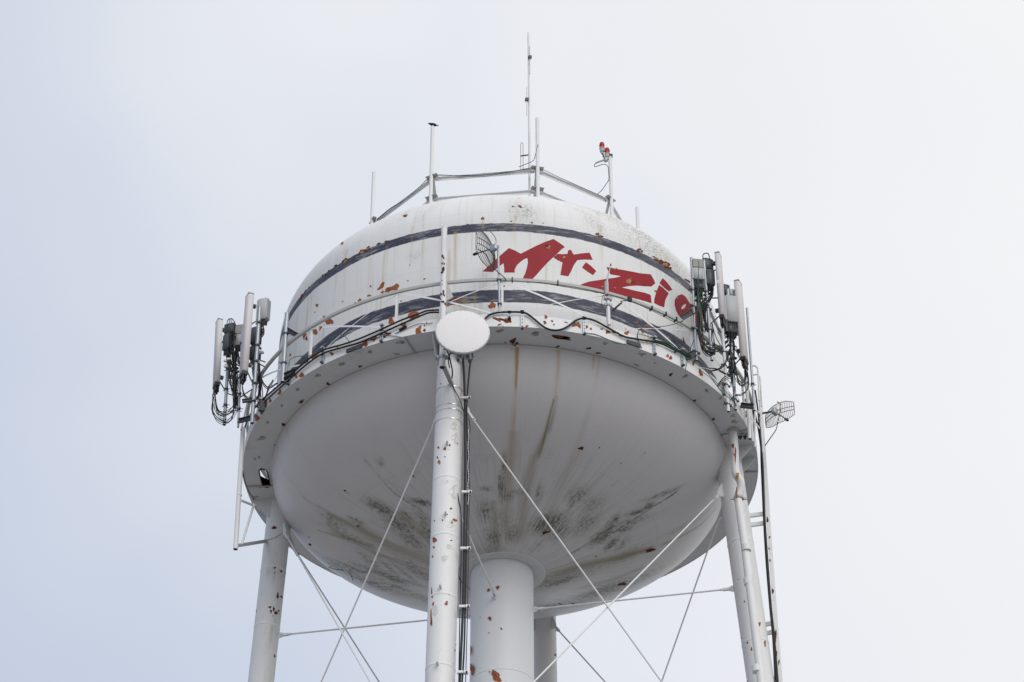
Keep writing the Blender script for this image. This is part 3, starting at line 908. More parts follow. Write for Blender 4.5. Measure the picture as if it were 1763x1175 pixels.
# --- balcony: floor plates, fascia plates, upright posts, rail, bracing
bal = bpy.data.objects.new('balcony', None); link(bal, T, Vector((0, 0, 0)))
cuts = []
for k in range(4):
    c0 = math.degrees(A0) + 90 * k
    cuts += [c0 - 8.5, c0 + 8.5, c0 + 26.75, c0 + 45, c0 + 63.25]
cuts = sorted((c + 180) % 360 - 180 for c in cuts)
def P3(r, az, z): return (r * math.sin(az), -r * math.cos(az), ZB + z)
hole_c = (455.5, 823.5)
hole = [floor_at(x_, y_, ZB) for (x_, y_) in ((446, 810), (450, 807), (457, 809), (461, 815), (464, 828), (465, 836), (461, 839.5), (455, 838), (451, 832), (448, 820))]
hole_az = math.degrees(math.atan2(np.mean([h[0] for h in hole]), -np.mean([h[1] for h in hole])))
for i, c in enumerate(cuts):
    c2 = cuts[(i + 1) % len(cuts)]
    if c2 < c: c2 += 360
    g = math.degrees(.0008 / RBAL)
    a0_, a1_ = rad(c + g), rad(c2 - g)
    ri, ro = RT + .004, RBAL
    n = max(4, int((a1_ - a0_) / rad(2.2)))
    outer = [P3(ro, a0_ + (a1_ - a0_) * j / n, 0) for j in range(n + 1)]
    inner = [P3(ri, a1_ - (a1_ - a0_) * j / n, 0) for j in range(n + 1)]
    loop = outer + inner
    mb = MB()
    if c < hole_az < c2:
        hl = [tuple(h) for h in hole]
        tris = tessellate_polygon([[Vector((p[0], p[1], 0)) for p in loop], [Vector((p[0], p[1], 0)) for p in hl]])
        allp = loop + hl
        k_ = len(allp)
        vs = [(p[0], p[1], ZB) for p in allp] + [(p[0], p[1], ZB + .012) for p in allp]
        fs = [tuple(t) for t in tris] + [tuple(q + k_ for q in t[::-1]) for t in tris]
        for (s0, L) in ((0, len(loop)), (len(loop), len(hl))):
            for j in range(L): fs.append((s0 + j, s0 + (j+1) % L, k_ + s0 + (j+1) % L, k_ + s0 + j))
        mb._add(vs, fs)
    else:
        k_ = n + 1
        vs = [p for p in outer] + [p for p in inner[::-1]] + [(p[0], p[1], p[2] + .012) for p in outer] + [(p[0], p[1], p[2] + .012) for p in inner[::-1]]
        fs = []
        for j in range(n):
            fs += [(j, k_ + j, k_ + j + 1, j + 1), (2*k_ + j, 2*k_ + j + 1, 3*k_ + j + 1, 3*k_ + j)]
            fs += [(j, j + 1, 2*k_ + j + 1, 2*k_ + j)]
        fs += [(0, 2*k_, 3*k_, k_), (n, k_ + n, 3*k_ + n, 2*k_ + n)]
        mb._add(vs, fs)
    obj('floor_plate', mb, M['balcony'], bal, smooth=False)
    # fascia
    mb = MB(); r0, r1 = RBAL + .002, RBAL + .014; lo_, hi_ = -.012, .36
    vs = []
    for j in range(n + 1):
        a_ = a0_ + (a1_ - a0_) * j / n
        vs += [P3(r0, a_, lo_), P3(r1, a_, lo_), P3(r1, a_, hi_), P3(r0, a_, hi_)]
    fs = []
    for j in range(n):
        q = 4 * j
        for e_ in range(4): fs.append((q + e_, q + (e_+1) % 4, q + 4 + (e_+1) % 4, q + 4 + e_))
    fs += [(0, 3, 2, 1), (4*n, 4*n + 1, 4*n + 2, 4*n + 3)]
    mb._add(vs, fs)
    obj('fascia_plate', mb, M['white'], bal, angle=50)
    # lap strip over the joint, under the floor
    if i % 5 in (0, 1) or True:
        az = rad(c)
        d_ = Vector((math.sin(az), -math.cos(az), 0)); t_ = Vector((math.cos(az), math.sin(az), 0))
        if any(abs(((c - (math.degrees(A0) + 90*k)) + 180) % 360 - 180) < 9 for k in range(4)):
            obj('joint_angle', MB().obox(Vector(P3((RT + RBAL)/2, az, -.022)), d_ * .36, t_ * .018, (0, 0, .02)), M['plate'], bal, smooth=False)
# rust round the hole in the floor
mb = MB(); hp = [np.array(h) + [0, 0, -.012] for h in hole]; hp.append(hp[0]); hp.append(hp[1])
mb.path(hp, [.010 + .012 * random.random() for _ in hp], 6)
obj('hole_rim', mb, mat('black rust scale', (.045, .022, .018), .95), bal, label='rust eaten rim of the oval opening in the floor')
# white stain marks and lug bolts under the floor
und = [(665, 745, 14, 5), (922, 575, 13, 6, -10), (861, 570, 12, 4), (547, 647, 8, 4), (512, 671, 6, 4), (487, 625, 12, 3), (683, 610, 8, 3), (637, 606, 7, 4), (450, 755, 14, 5), (690, 590, 12, 4), (588, 627, 10, 4), (1043, 592, 6, 3),
       (1105, 610, 10, 4), (1095, 628, 8, 3), (1180, 648, 8, 4), (1216, 673, 6, 4), (1262, 716, 8, 4), (1264, 726, 10, 5), (1218, 660, 5, 3), (520, 690, 7, 4), (1240, 686, 5, 3), (1127, 625, 5, 2), (438, 790, 5, 3), (452, 838, 10, 4), (440, 856, 8, 4)]
patches('grime_patches', und, F_floor, M['grime'], bal, off=.004)
patches('rust_patches', [(965, 581, 22, 6, 8), (975, 583, 12, 4), (1014, 600, 7, 3), (883, 587, 10, 6), (890, 592, 6, 4), (488, 731, 5, 5), (475, 767, 6, 3), (519, 692, 9, 3), (565, 661, 7, 3), (620, 631, 6, 3), (960, 597, 6, 2.5),
    (1030, 608, 7, 2.5), (1155, 645, 6, 4), (1195, 690, 6, 3), (870, 590, 4, 1.5), (640, 752, 3, 2), (1262, 745, 8, 5), (1228, 722, 6, 3)], F_floor, M['rust_dark'], bal, off=.006)
lug = None
for (x_, y_) in ((923, 574), (862, 569), (690, 588), (665, 744), (546, 646), (1182, 647), (1105, 611), (1040, 591), (513, 670), (461, 727), (446, 787), (1217, 672), (637, 605), (590, 626), (485, 698)):
    P = floor_at(x_, y_, ZB)
    if not RT < math.hypot(P[0], P[1]) < RBAL: continue
    if lug is None:
        lug = obj('bolt', MB().tube(P + [0, 0, -.002], P + [0, 0, -.035], .028, 8).tube(P + [0, 0, -.03], P + [0, 0, -.06], .012, 6), M['steel'], bal)
        lugP = P
    else:
        q = lug.copy(); COL.objects.link(q); q.parent = bal; q.location = Vector(P - lugP)
# rail posts every 22.5 degrees; rail of flat sections; diagonal flats
RZ = 1.47
posts_az = [math.radians(22.65 * k + .2) for k in range(-8, 8)]
pm = None
for a in posts_az:
    if pm is None:
        mb = MB().box((0, -(RBAL - .03), ZB + RZ / 2 + .18), .030, .030, RZ / 2 - .20)
        pm = mb
    mb = MB(); c_, s_ = math.cos(a), math.sin(a)
    mb._add([(v[0]*c_ - v[1]*s_, v[0]*s_ + v[1]*c_, v[2]) for v in pm.v], pm.f)
    obj('baluster', mb, M['white_clean'], bal, smooth=False)
for i, a in enumerate(posts_az):
    b = posts_az[(i + 1) % len(posts_az)]
    if b < a: b += 2 * math.pi
    n = 8; vs = []; fs = []
    for j in range(n + 1):
        q = a + (b - a) * j / n
        for (r, z) in ((RBAL - .045, RZ - .03), (RBAL + .035, RZ - .045), (RBAL + .04, RZ + .03), (RBAL - .045, RZ + .03)):
            vs.append(P3(r, q, z))
    for j in range(n):
        for e_ in range(4): fs.append((4*j + e_, 4*j + (e_+1) % 4, 4*j + 4 + (e_+1) % 4, 4*j + 4 + e_))
    fs += [(0, 3, 2, 1), (4*n, 4*n+1, 4*n+2, 4*n+3)]
    obj('top_rail', MB()._add(vs, fs), M['rail'], bal, angle=50)
    r_ = RBAL - .02
    for (z0, z1, o_, hw) in ((RZ - .05, .30, .018, .026), (.30, RZ - .05, -.018, .010)):
        n = 6
        ps = [np.array(P3(r_ + o_ - .02 * 0, a + (b - a) * j / n, z0 + (z1 - z0) * j / n)) for j in range(n + 1)]
        vs = []; fs = []
        for j, p in enumerate(ps):
            q = a + (b - a) * j / n; d_ = np.array([math.sin(q), -math.cos(q), 0])
            vs += [p - d_*.004 - [0, 0, hw], p + d_*.004 - [0, 0, hw], p + d_*.004 + [0, 0, hw], p - d_*.004 + [0, 0, hw]]
        for j in range(n):
            for e_ in range(4): fs.append((4*j + e_, 4*j + (e_+1) % 4, 4*j + 4 + (e_+1) % 4, 4*j + 4 + e_))
        obj('diagonal_brace', MB()._add(vs, fs), M['white_clean'], bal, smooth=False)

# --- flaked rust on shell and fascia (all sighted)
def c7(L): return [(480 + a[0]/4.7, 370 + a[1]/4.7, a[2]/4.7, a[3]/4.7) + tuple(a[4:]) for a in L]
def c4(L): return [(690 + a[0]/3.919, 380 + a[1]/3.919, a[2]/3.919, a[3]/3.919) + tuple(a[4:]) for a in L]
def c5p(L): return [(940 + a[0]/5.597, 430 + a[1]/5.597, a[2]/5.597, a[3]/5.597) + tuple(a[4:]) for a in L]
patches('rust_patches', c7([(410, 862, 52, 48), (215, 988, 28, 60), (282, 935, 44, 60), (830, 580, 28, 55, 40), (900, 605, 80, 30), (945, 590, 45, 40), (838, 627, 26, 14), (730, 655, 24, 16), (655, 690, 25, 16), (620, 718, 14, 14), (310, 733, 24, 16),
    (518, 702, 12, 9), (742, 580, 12, 14), (1180, 520, 15, 10), (1045, 535, 13, 9), (290, 790, 8, 12), (365, 825, 12, 14), (910, 862, 44, 46), (1090, 815, 68, 50), (1012, 888, 34, 26), (985, 915, 14, 20), (285, 1130, 50, 40), (990, 700, 12, 10), (1060, 408, 8, 8), (1032, 8, 26, 12, -40), (512, 232, 26, 14, -50)])
    + c4([(617, 574, 42, 34), (395, 530, 34, 18), (366, 556, 24, 18), (315, 572, 26, 18), (398, 573, 20, 10), (696, 444, 12, 12), (700, 640, 10, 10)])
    + c5p([(978, 730, 40, 26), (880, 695, 22, 14), (932, 788, 20, 34), (1055, 400, 16, 18), (5, 655, 14, 26), (1330, 880, 14, 50, -20)]), F_top, M['rust'], tank)
patches('rust_patches', c7([(675, 300, 50, 28, -25), (722, 273, 36, 20, -25), (538, 370, 44, 24, -30), (808, 237, 28, 16), (872, 215, 30, 9), (460, 412, 26, 10, -35), (405, 455, 12, 14), (375, 485, 16, 14), (355, 495, 10, 18), (180, 668, 12, 56, 28), (245, 592, 8, 18), (212, 622, 6, 30, 30)])
    + [(831, 376.5, 4.5, 4.5), (895, 356, 6, 3), (883, 356, 3, 2), (916, 384, 4, 2), (880, 381.5, 3, 1.5), (935, 384.5, 2, 1.5), (1029, 404, 7, 3, 20), (1034, 407, 7, 3, 10), (1099, 431, 5, 4), (1105, 433, 3, 4), (1131, 447, 14, 4, 28), (1140, 452, 12, 5, 30), (1147, 456, 12, 8, 30), (1153, 462, 6, 4, 30),
       (1184, 484, 10, 3, 40), (805, 387, 3, 2), (697, 372, 5, 3.5), (1102, 430, 4, 3)], F_top, M['rust_dark'], tank)
patches('primer_patches', c7([(672, 303, 34, 16, -25), (722, 275, 22, 10, -25), (540, 374, 26, 12, -30)]) + c5p([(800, 305, 44, 42), (172, 76, 22, 16), (1268, 468, 10, 20), (668, 186, 30, 8), (545, 356, 18, 14), (905, 14, 16, 12), (662, 372, 20, 10)])
    + [(1130, 446, 9, 2.5, 28), (1146, 456, 8, 4, 30), (944.5, 427, 5, 5), (1031, 405.5, 5, 1.5, 15), (831, 377, 2.5, 3)], F_top, M['primer'], tank, off=.007)
patches('rust_patches', c5p([(658, 378, 20, 10), (695, 322, 18, 8), (808, 318, 46, 8), (806, 226, 14, 6), (945, 340, 22, 10)]) + [(943, 425, 7, 3), (1091, 486, 4, 3)], F_top, M['rust_dark'], tank, off=.0055)
patches('rust_patches', c7([(1130, 942, 32, 46), (1180, 938, 16, 20), (1180, 900, 8, 14), (700, 1045, 32, 50, 15), (775, 1008, 18, 44), (430, 1126, 30, 22), (480, 1082, 18, 16), (885, 965, 40, 20), (858, 985, 16, 26), (1197, 878, 8, 8), (95, 1135, 14, 20)])
    + c4([(85, 640, 62, 34), (118, 742, 28, 42), (160, 742, 14, 18), (20, 705, 32, 18), (176, 690, 8, 8), (720, 680, 44, 24), (648, 668, 42, 16, 25), (630, 660, 16, 12), (665, 705, 22, 10), (850, 716, 22, 12), (978, 653, 14, 24), (972, 690, 18, 20), (1020, 680, 12, 10), (1033, 704, 10, 10), (690, 715, 8, 8)])
    + c5p([(290, 728, 60, 26), (322, 740, 26, 30), (262, 735, 26, 14), (390, 747, 22, 24), (431, 766, 20, 18), (588, 798, 24, 34), (612, 800, 16, 18), (655, 800, 40, 12), (690, 802, 20, 10), (776, 805, 34, 30), (722, 830, 46, 18), (765, 768, 16, 6), (535, 768, 22, 14), (192, 705, 28, 12), (58, 695, 16, 16), (75, 725, 14, 10), (1170, 1025, 26, 22), (1198, 1045, 24, 34), (1240, 990, 22, 16), (970, 893, 20, 6)])
    + [(552, 566, 4, 6), (1206, 643, 5, 10), (1194, 625, 4, 8), (520, 646, 7, 6), (482, 676, 5, 7), (466, 690, 4, 5), (457, 697, 5, 10, 20), (443, 720, 7, 9), (1285, 712, 3, 8), (1290, 722, 3, 6), (510, 648, 4, 5)], F_fascia, M['rust'], bal, off=.010)
patches('rust_patches', c4([(690, 672, 60, 10), (735, 672, 14, 24), (640, 662, 30, 8, 20)]) + c5p([(600, 790, 18, 14), (660, 802, 30, 8), (272, 712, 30, 8), (1248, 992, 10, 10)]) + [(667, 575, 9, 3), (1285, 716, 4, 4), (640, 585, 4, 3)], F_fascia, M['rust_dark'], bal, off=.013)

# --- overflow pipe down the leg (behind the sector antennas)
cx0 = floor_at(1262, 742, ZB - .02)
ys = cx0[1]
pts = [cx0, pl(1265, 775, ys), pl(1266, 805, ys), pl(1268, 818, ys), pl(1275, 830, ys + .05), pl(1275, 843, ys + .1), pl(1271, 856, ys + .1), pl(1273, 875, ys + .08), pl(1281, 930, ys + .02), pl(1288, 985, ys - .08), pl(1297, 1060, ys - .2), pl(1311, 1175, ys - .38), pl(1317, 1230, ys - .46)]
ovf = obj('overflow_pipe', MB().path(pathpts(pts, 6), .105, 20), M['scuffed'], T)
obj('flange', MB().tube(cx0 + [0, 0, .012], cx0 + [0, 0, -.07], .16, 20), M['plate'], ovf)
P = pl(1272, 858, ys + .1)
obj('pipe_clamp', MB().lathe(P, (0, 0, 1), [(.11, -.03), (.135, -.03), (.135, .03), (.11, .03)], 20).obox(P + [-.16, .02, 0], (.06, 0, 0), (0, .02, 0), (0, 0, .03)).obox(P + [.16, .02, 0], (.06, 0, 0), (0, .02, 0), (0, 0, .03)), M['rail'], ovf)
for (x_, y_) in ((1288, 1000), (1302, 1150), (1284, 942)):
    P = pl(x_, y_, ys - (.10 if y_ == 1000 else (.35 if y_ == 1150 else .05)))
    obj('coupling', MB().tube(P + [0, 0, .05], P + [.012, 0, -.12], .122, 20), M['scuffed'], ovf)
def F_ovf(P):
    a, b = pts[0], pts[1]
    u = (b - a) / np.linalg.norm(b - a); q = P - a; q = q - (q @ u)[..., None] * u
    return np.sqrt((q*q).sum(-1)) - .106
patches('grime_patches', [(1268, 850, 3, 14, 0), (1264, 800, 4, 26, 0), (1269, 820, 5, 10)], F_ovf, M['primer'], ovf, off=.003)
patches('rust_streaks', [(1262, 768, 3, 8, 0), (1266, 784, 2, 24, 0), (1262, 790, 1.5, 20, 0)], F_ovf, M['rust'], ovf)

# ------------------------------------------------------------------ frame of posts and rails on the roof
RF = 4.0
RFZ = 7.76
rf = empty('roof_frame', (0, 0, ZB + roof_z(RF)), 'white frame of tall posts and two rails standing on the tank roof', 'post frame')
fr_az = [-68.1, -29.5, 14.5, 51, 83.5, 122, 161, -160, -114]
tops = {0: 9.60, 1: 9.64, 2: 9.62, 3: 9.42, 4: 9.17}
basep = []
for i, a in enumerate(fr_az):
    a_ = rad(a); z0 = roof_z(RF) - .03; zt = tops.get(i, 9.55)
    p0, p1 = P3(RF, a_, z0), P3(RF, a_, zt)
    pt = obj('post', MB().tube(p0, p1, .054, 14), M['scuffed'] if i < 2 else M['white_clean'], rf)
    obj('foot_plate', MB().tube(P3(RF, a_, z0 - .02), P3(RF, a_, z0 + .06), .13, 12), M['white_clean'], pt)
    d_ = Vector((math.sin(a_), -math.cos(a_), 0)); t_ = Vector((math.cos(a_), math.sin(a_), 0))
    # inclined back brace (flat angle) from rail height to the roof further in
    A = Vector(P3(RF - .08, a_, RFZ)); B = Vector(P3(RF - .42, a_, roof_z(RF - .42)))
    obj('back_brace', MB().prism([A + t_*.05, A - t_*.05, B - t_*.05, B + t_*.05], .012), M['plate'], pt, smooth=False)
    for zz in (RFZ, 7.02):
        obj('clip_angle', MB().obox(Vector(P3(RF - .075, a_, zz)), t_ * .18, d_ * .012, (0, 0, .065)).obox(Vector(P3(RF - .02, a_, zz + .068)), t_ * .18, d_ * .055, (0, 0, .006)), M['plate'], pt, smooth=False)
for i, a in enumerate(fr_az):
    b = fr_az[(i + 1) % len(fr_az)]
    for zz in (RFZ, 7.02):
        A, B = Vector(P3(RF - .12, rad(a), zz)), Vector(P3(RF - .12, rad(b), zz))
        u = (B - A).normalized(); n_ = Vector((u.y, -u.x, 0))
        L = (B - A).length / 2
        obj('frame_rail', MB().obox((A + B) / 2, u * (L - .06), n_ * .006, (0, 0, .05)).obox((A + B) / 2 + n_ * .035 + Vector((0, 0, .046)), u * (L - .06), n_ * .028, (0, 0, .005)), M['white_clean'], rf, smooth=False)

def roofp(px, py, r): return cyl(px, py, r)
# cable lashed along the frame rail
def ang_r(p, r): return cyl(p[0], p[1], r)
def frame_pt(i, t, dz=.0):
    a = np.array(P3(RF - .05, rad(fr_az[i]), RFZ + dz)); b = np.array(P3(RF - .05, rad(fr_az[i+1]), RFZ + dz))
    return a + (b - a) * t
for off_, mt, sag in ((.0, 'cable', .05), (.02, 'green', .09)):
    pts = [frame_pt(0, .02, -.02 + off_), frame_pt(0, .3, .02 + off_), frame_pt(0, .55, -.05), frame_pt(0, .8, .03), frame_pt(0, 1, .06 + off_), frame_pt(1, .2, .03), frame_pt(1, .45, -sag), frame_pt(1, .6, -sag + .02), frame_pt(1, .8, .02), frame_pt(1, 1, .05)]
    if mt == 'cable': pts += [frame_pt(2, .3, .05), frame_pt(2, .6, .03), frame_pt(2, .9, .02)]
    pts = [np.array(p) + [0, 0, .02] for p in pts]
    o = obj('rail_cable', MB().path(pathpts(pts, 5), .008 if mt == 'cable' else .008, 6), M[mt])
    tag(o, {'cable': 'thin black cable lashed along the top rail of the roof frame', 'green': 'thin green wire drooping along the top rail of the roof frame'}[mt], 'cable', 'cables on the roof frame')

# tall dipole mast and folded dipole
P = cyl(911.5, 300, 3.62); py_ = P[1]
top = pl(909.5, 57, py_); z0 = roof_z(math.hypot(P[0], P[1]))
mast = empty('dipole_mast', (P[0], P[1], ZB + z0), 'tall thin white antenna mast rising above the roof frame', 'antenna mast')
obj('mast_tube', MB().path([(P[0], P[1], ZB + z0 - .03), (P[0], P[1], top[2] - 2.2), (P[0] - .01, P[1], top[2])], [.033, .030, .026], 12), M['scuffed'], mast)
for (x_, ya, yb, yc) in ((912.3, 79, 127, 99), (907, 150, 199, 172)):
    a, b, c = pl(x_, ya, py_ - .05), pl(x_, yb, py_ - .05), pl(x_, yc, py_ - .05)
    dd = obj('dipole', MB().tube((c[0], c[1], b[2]), (c[0], c[1], a[2]), .016, 8), M['white_clean'], mast)
    obj('dipole_clamp', MB().box(c, .045, .04, .05, .3).tube(c + [-.05, 0, -.05], c + [.06, 0, .05], .012, 6), M['rod_dark'], dd)
a, b = pl(898.5, 246, py_), pl(898.5, 294, py_)
wd = .055
fd = empty('folded_dipole', (a[0], py_, b[2]), 'small folded dipole loop antenna on a short arm beside the tall mast', 'antenna')
xx = a[0]
obj('loop', MB().path([(xx - wd*.6, py_, b[2] + .05), (xx - wd*.6, py_, a[2] - .06), (xx - wd*.3, py_, a[2]), (xx + wd*.3, py_, a[2]), (xx + wd*.6, py_, a[2] - .06), (xx + wd*.6, py_, b[2] + .05), (xx + wd*.3, py_, b[2]), (xx - wd*.3, py_, b[2]), (xx - wd*.6, py_, b[2] + .05)], .009, 6), M['rod_rust'], fd)
c = pl(899, 269, py_); c2 = pl(911, 267, py_)
obj('arm', MB().tube(c + [-.05, 0, 0], c2, .020, 8), M['steel_dark'], fd)
pts = [pl(912, 290, py_), pl(918, 277, py_ - .2), pl(922, 266, py_ - .35), np.array(P3(RF + .06, rad(14.5), 8.6))]
tag(obj('lead_wire', MB().path(pathpts([pl(893, 288, py_ - .1), pl(905, 283, py_ - .1)] + pts[1:], 6), .009, 6), M['cable']), 'thin black wire sagging from the roof frame rail up to the tall post', 'wire')

# bird on the second post
bz = Vector(P3(RF, rad(fr_az[1]), tops[1] + .02))
bird = empty('bird', bz, 'dark bird perched on top of the tall roof post', 'bird')
bd = MB()
rot = Matrix.Rotation(rad(-18), 3, 'Y')
prof = [(.004, -.19), (.030, -.17), (.048, -.11), (.072, -.03), (.082, .04), (.070, .10), (.048, .14), (.050, .17), (.044, .205), (.012, .235)]
bd.lathe(bz + Vector((.0, 0, .10)), Vector((-.93, -.1, .28)), prof, 16)
bd.prism([bz + Vector((.14, -.03, .075)), bz + Vector((.14, .03, .075)), bz + Vector((.30, .035, .03)), bz + Vector((.30, -.035, .03))], .012)
bo = obj('body', bd, M['feather'], bird)
obj('beak', MB().tube(bz + Vector((-.205, -.02, .165)), bz + Vector((-.265, -.03, .155)), .012, 6, .002), M['beak'], bird)
for s_ in (-1, 1):
    obj('leg', MB().path([bz + Vector((.0, s_*.025, .05)), bz + Vector((.01, s_*.025, .02)), bz + Vector((-.01, s_*.025, .002)), bz + Vector((-.04, s_*.03, .004))], .006, 5), M['beak'], bird)
    obj('wing', MB().sphere(bz + Vector((.03, s_*.065, .10)), 1, 10, 6, (.17, .018, .055), Matrix.Rotation(rad(16), 3, 'Y')), M['feather'], bird)

for ch in list(bpy.data.objects):
    if ch.parent == bird: ch.scale = (.56, .56, .56)

# aircraft warning beacon on the fourth post
az3 = rad(fr_az[3]); pb = np.array(P3(RF, az3, tops[3])); yb = pb[1]
bc = empty('warning_beacon', pb, 'double red aircraft warning light on a bracket at the post top', 'beacon')
c1 = pl(1037, 255, yb); c2 = pl(1045.5, 266, yb - .02)
for c in (c1 - [.01, 0, .03], c2):
    hs = obj('lamp_housing', MB().lathe(c, (0, 0, 1), [(.01, -.20), (.035, -.19), (.045, -.13), (.068, -.11), (.068, .0), (.08, .0), (.08, .02), (.05, .022)], 16), M['plate'], bc)
    ln = obj('red_lens', MB().lathe(c, (0, 0, 1), [(.072, .02), (.074, .10), (.080, .105), (.080, .12), (.074, .125), (.072, .17), (.055, .215), (.001, .235)], 18), M['lens'], bc)
j = pl(1043, 274, yb)
obj('junction_box', MB().lathe(j + [0, 0, -.02], (0, 0, 1), [(.01, -.07), (.06, -.06), (.07, .03), (.05, .06), (.01, .07)], 14), M['steel'], bc)
obj('bracket', MB().path([c1 + [0, 0, -.17], j + [-.06, 0, .08], j, pb + [-.02, 0, -.06]], .026, 8).tube(c2 + [0, 0, -.16], j, .024, 8).obox(pb + [0, 0, -.03], (.07, 0, 0), (0, .07, 0), (0, 0, .03)), M['steel_dark'], bc)
obj('conduit', MB().path(pathpts([j + [-.06, 0, -.05], pl(1031, 279, yb), pl(1026, 281, yb)], 4), .026, 8), M['steel'], bc)
wr = MB().path(pathpts([pl(1030, 280, yb), pl(1024, 283, yb), pl(1023.5, 287, yb), pl(1030, 286, yb), pl(1039, 283, yb), pl(1046.5, 287, yb - .05), pl(1048, 300, yb - .05), pl(1048, 310, yb - .05), pl(1043, 318, yb - .05), pl(1036, 328, yb), pl(1029, 334, yb)], 5), .010, 6)
obj('lead', wr, M['cable'], bc)

# ------------------------------------------------------------------ helpers for uprights sighted on a circle
def upright(px0, py0, px1, py1, r):
    b = cyl(px1, py1, r)
    t = pl(px0, py0, b[1])
    return b, np.array([b[0], b[1], t[2]]), t

def pipe_thing(name, label, cat, px0, py0, px1, py1, r, rad_, material, group=None, lean=True, mouth=True):
    b, t, t2 = upright(px0, py0, px1, py1, r)
    if lean: t = t2
    o = empty(name, b, label, cat, group)
    obj('tube', MB().tube(b, t, rad_, 14), material, o)
    if mouth: obj('open_end', MB().tube(b + [0, 0, -.006], b + [0, 0, .02], rad_ * .86, 12), M['hole'], o)
    obj('end_cap', MB().tube(t, t + [0, 0, .02], rad_ * 1.06, 12), material, o)
    return o, b, t

def ubolt(parent, c, r, wd=.16, az=0.0):
    mb = MB().box(c + np.array([0, 0, 0]), wd, .02, .022, az).lathe(c, (0, 0, 1), [(r, -.014), (r + .014, -.014), (r + .014, .014), (r, .014)], 12)
    d_ = np.array([math.sin(az), -math.cos(az), 0]); t_ = np.array([math.cos(az), math.sin(az), 0])
    mb.tube(c + t_*wd*.6 - d_*.10, c + t_*wd*.6 + d_*.08, .009, 6).tube(c - t_*wd*.6 - d_*.10, c - t_*wd*.6 + d_*.08, .009, 6)
    return obj('clamp', mb, M['steel_dark'], parent, smooth=False)

def arm_to_rail(parent, P, zc, hw=.06, length=None):
    """perforated channel from an upright back to the balcony edge"""
    az = math.atan2(P[0], -P[1]); rr = math.hypot(P[0], P[1])
    d_ = np.array([math.sin(az), -math.cos(az), 0]); t_ = np.array([math.cos(az), math.sin(az), 0])
    r0 = RBAL + .01; L = max(rr - r0, .18)
    c = d_ * (r0 + L / 2 - .04) + [0, 0, zc]
    mb = MB()
    mb.obox(c + [0, 0, hw], d_ * (L/2 + .06), t_ * .05, (0, 0, .005)).obox(c - [0, 0, hw], d_ * (L/2 + .06), t_ * .05, (0, 0, .005)).obox(c - t_*.05, d_ * (L/2 + .06), t_ * .005, (0, 0, hw))
    for q in np.linspace(-1, 1, 4): mb.tube(c + d_*q*L*.4 - t_*.062, c + d_*q*L*.4 - t_*.044, .014, 6)
    return obj('arm', mb, M['steel_dark'], parent, smooth=False)

def panel_antenna(label, px, pyt, pyb, r, az, w_, d_, group, tilt=.015, n_cab=4):
    """grey panel: (px at top, px at bottom)"""
    b = cyl(px[1], pyb, r); t = pl(px[0], pyt, b[1])
    h = (t[2] - b[2]) / 2; c = (b + t) / 2
    o = empty('panel_antenna', b, label, 'panel antenna', group)
    D = Vector((math.sin(az), -math.cos(az), 0)); Tn = Vector((math.cos(az), math.sin(az), 0)); Z = (Vector(t) - Vector(b)).normalized()
    obj('radome', MB().obox(c, Tn * w_, D * d_, Z * h, bev=.03), M['radome'], o, angle=60)
    obj('top_cap', MB().obox(Vector(t) + Z * .012, Tn * w_ * .97, D * d_ * .97, Z * .014), M['radio'], o, smooth=False)
    mb = MB().obox(Vector(b) - Z * .05, Tn * w_ * .92, D * d_ * .92, Z * .055)
    for i in range(4):
        for j in range(2):
            p = Vector(b) + Tn * w_ * (-.66 + .44 * i) + D * d_ * (-.45 + .9 * j) - Z * .10
            mb.tube(p, p - Z * (.16 + .05 * random.random()), .024, 8)
    obj('connectors', mb, M['black'], o)
    for q in (.12, .88):
        p = Vector(b) + (Vector(t) - Vector(b)) * q - D * (d_ + .05)
        obj('hinge_bracket', MB().obox(p, Tn * .05, D * .06, Z * .04).tube(p - Tn * .09, p + Tn * .09, .014, 6), M['steel_dark'], o, smooth=False)
    return o, b, t, D

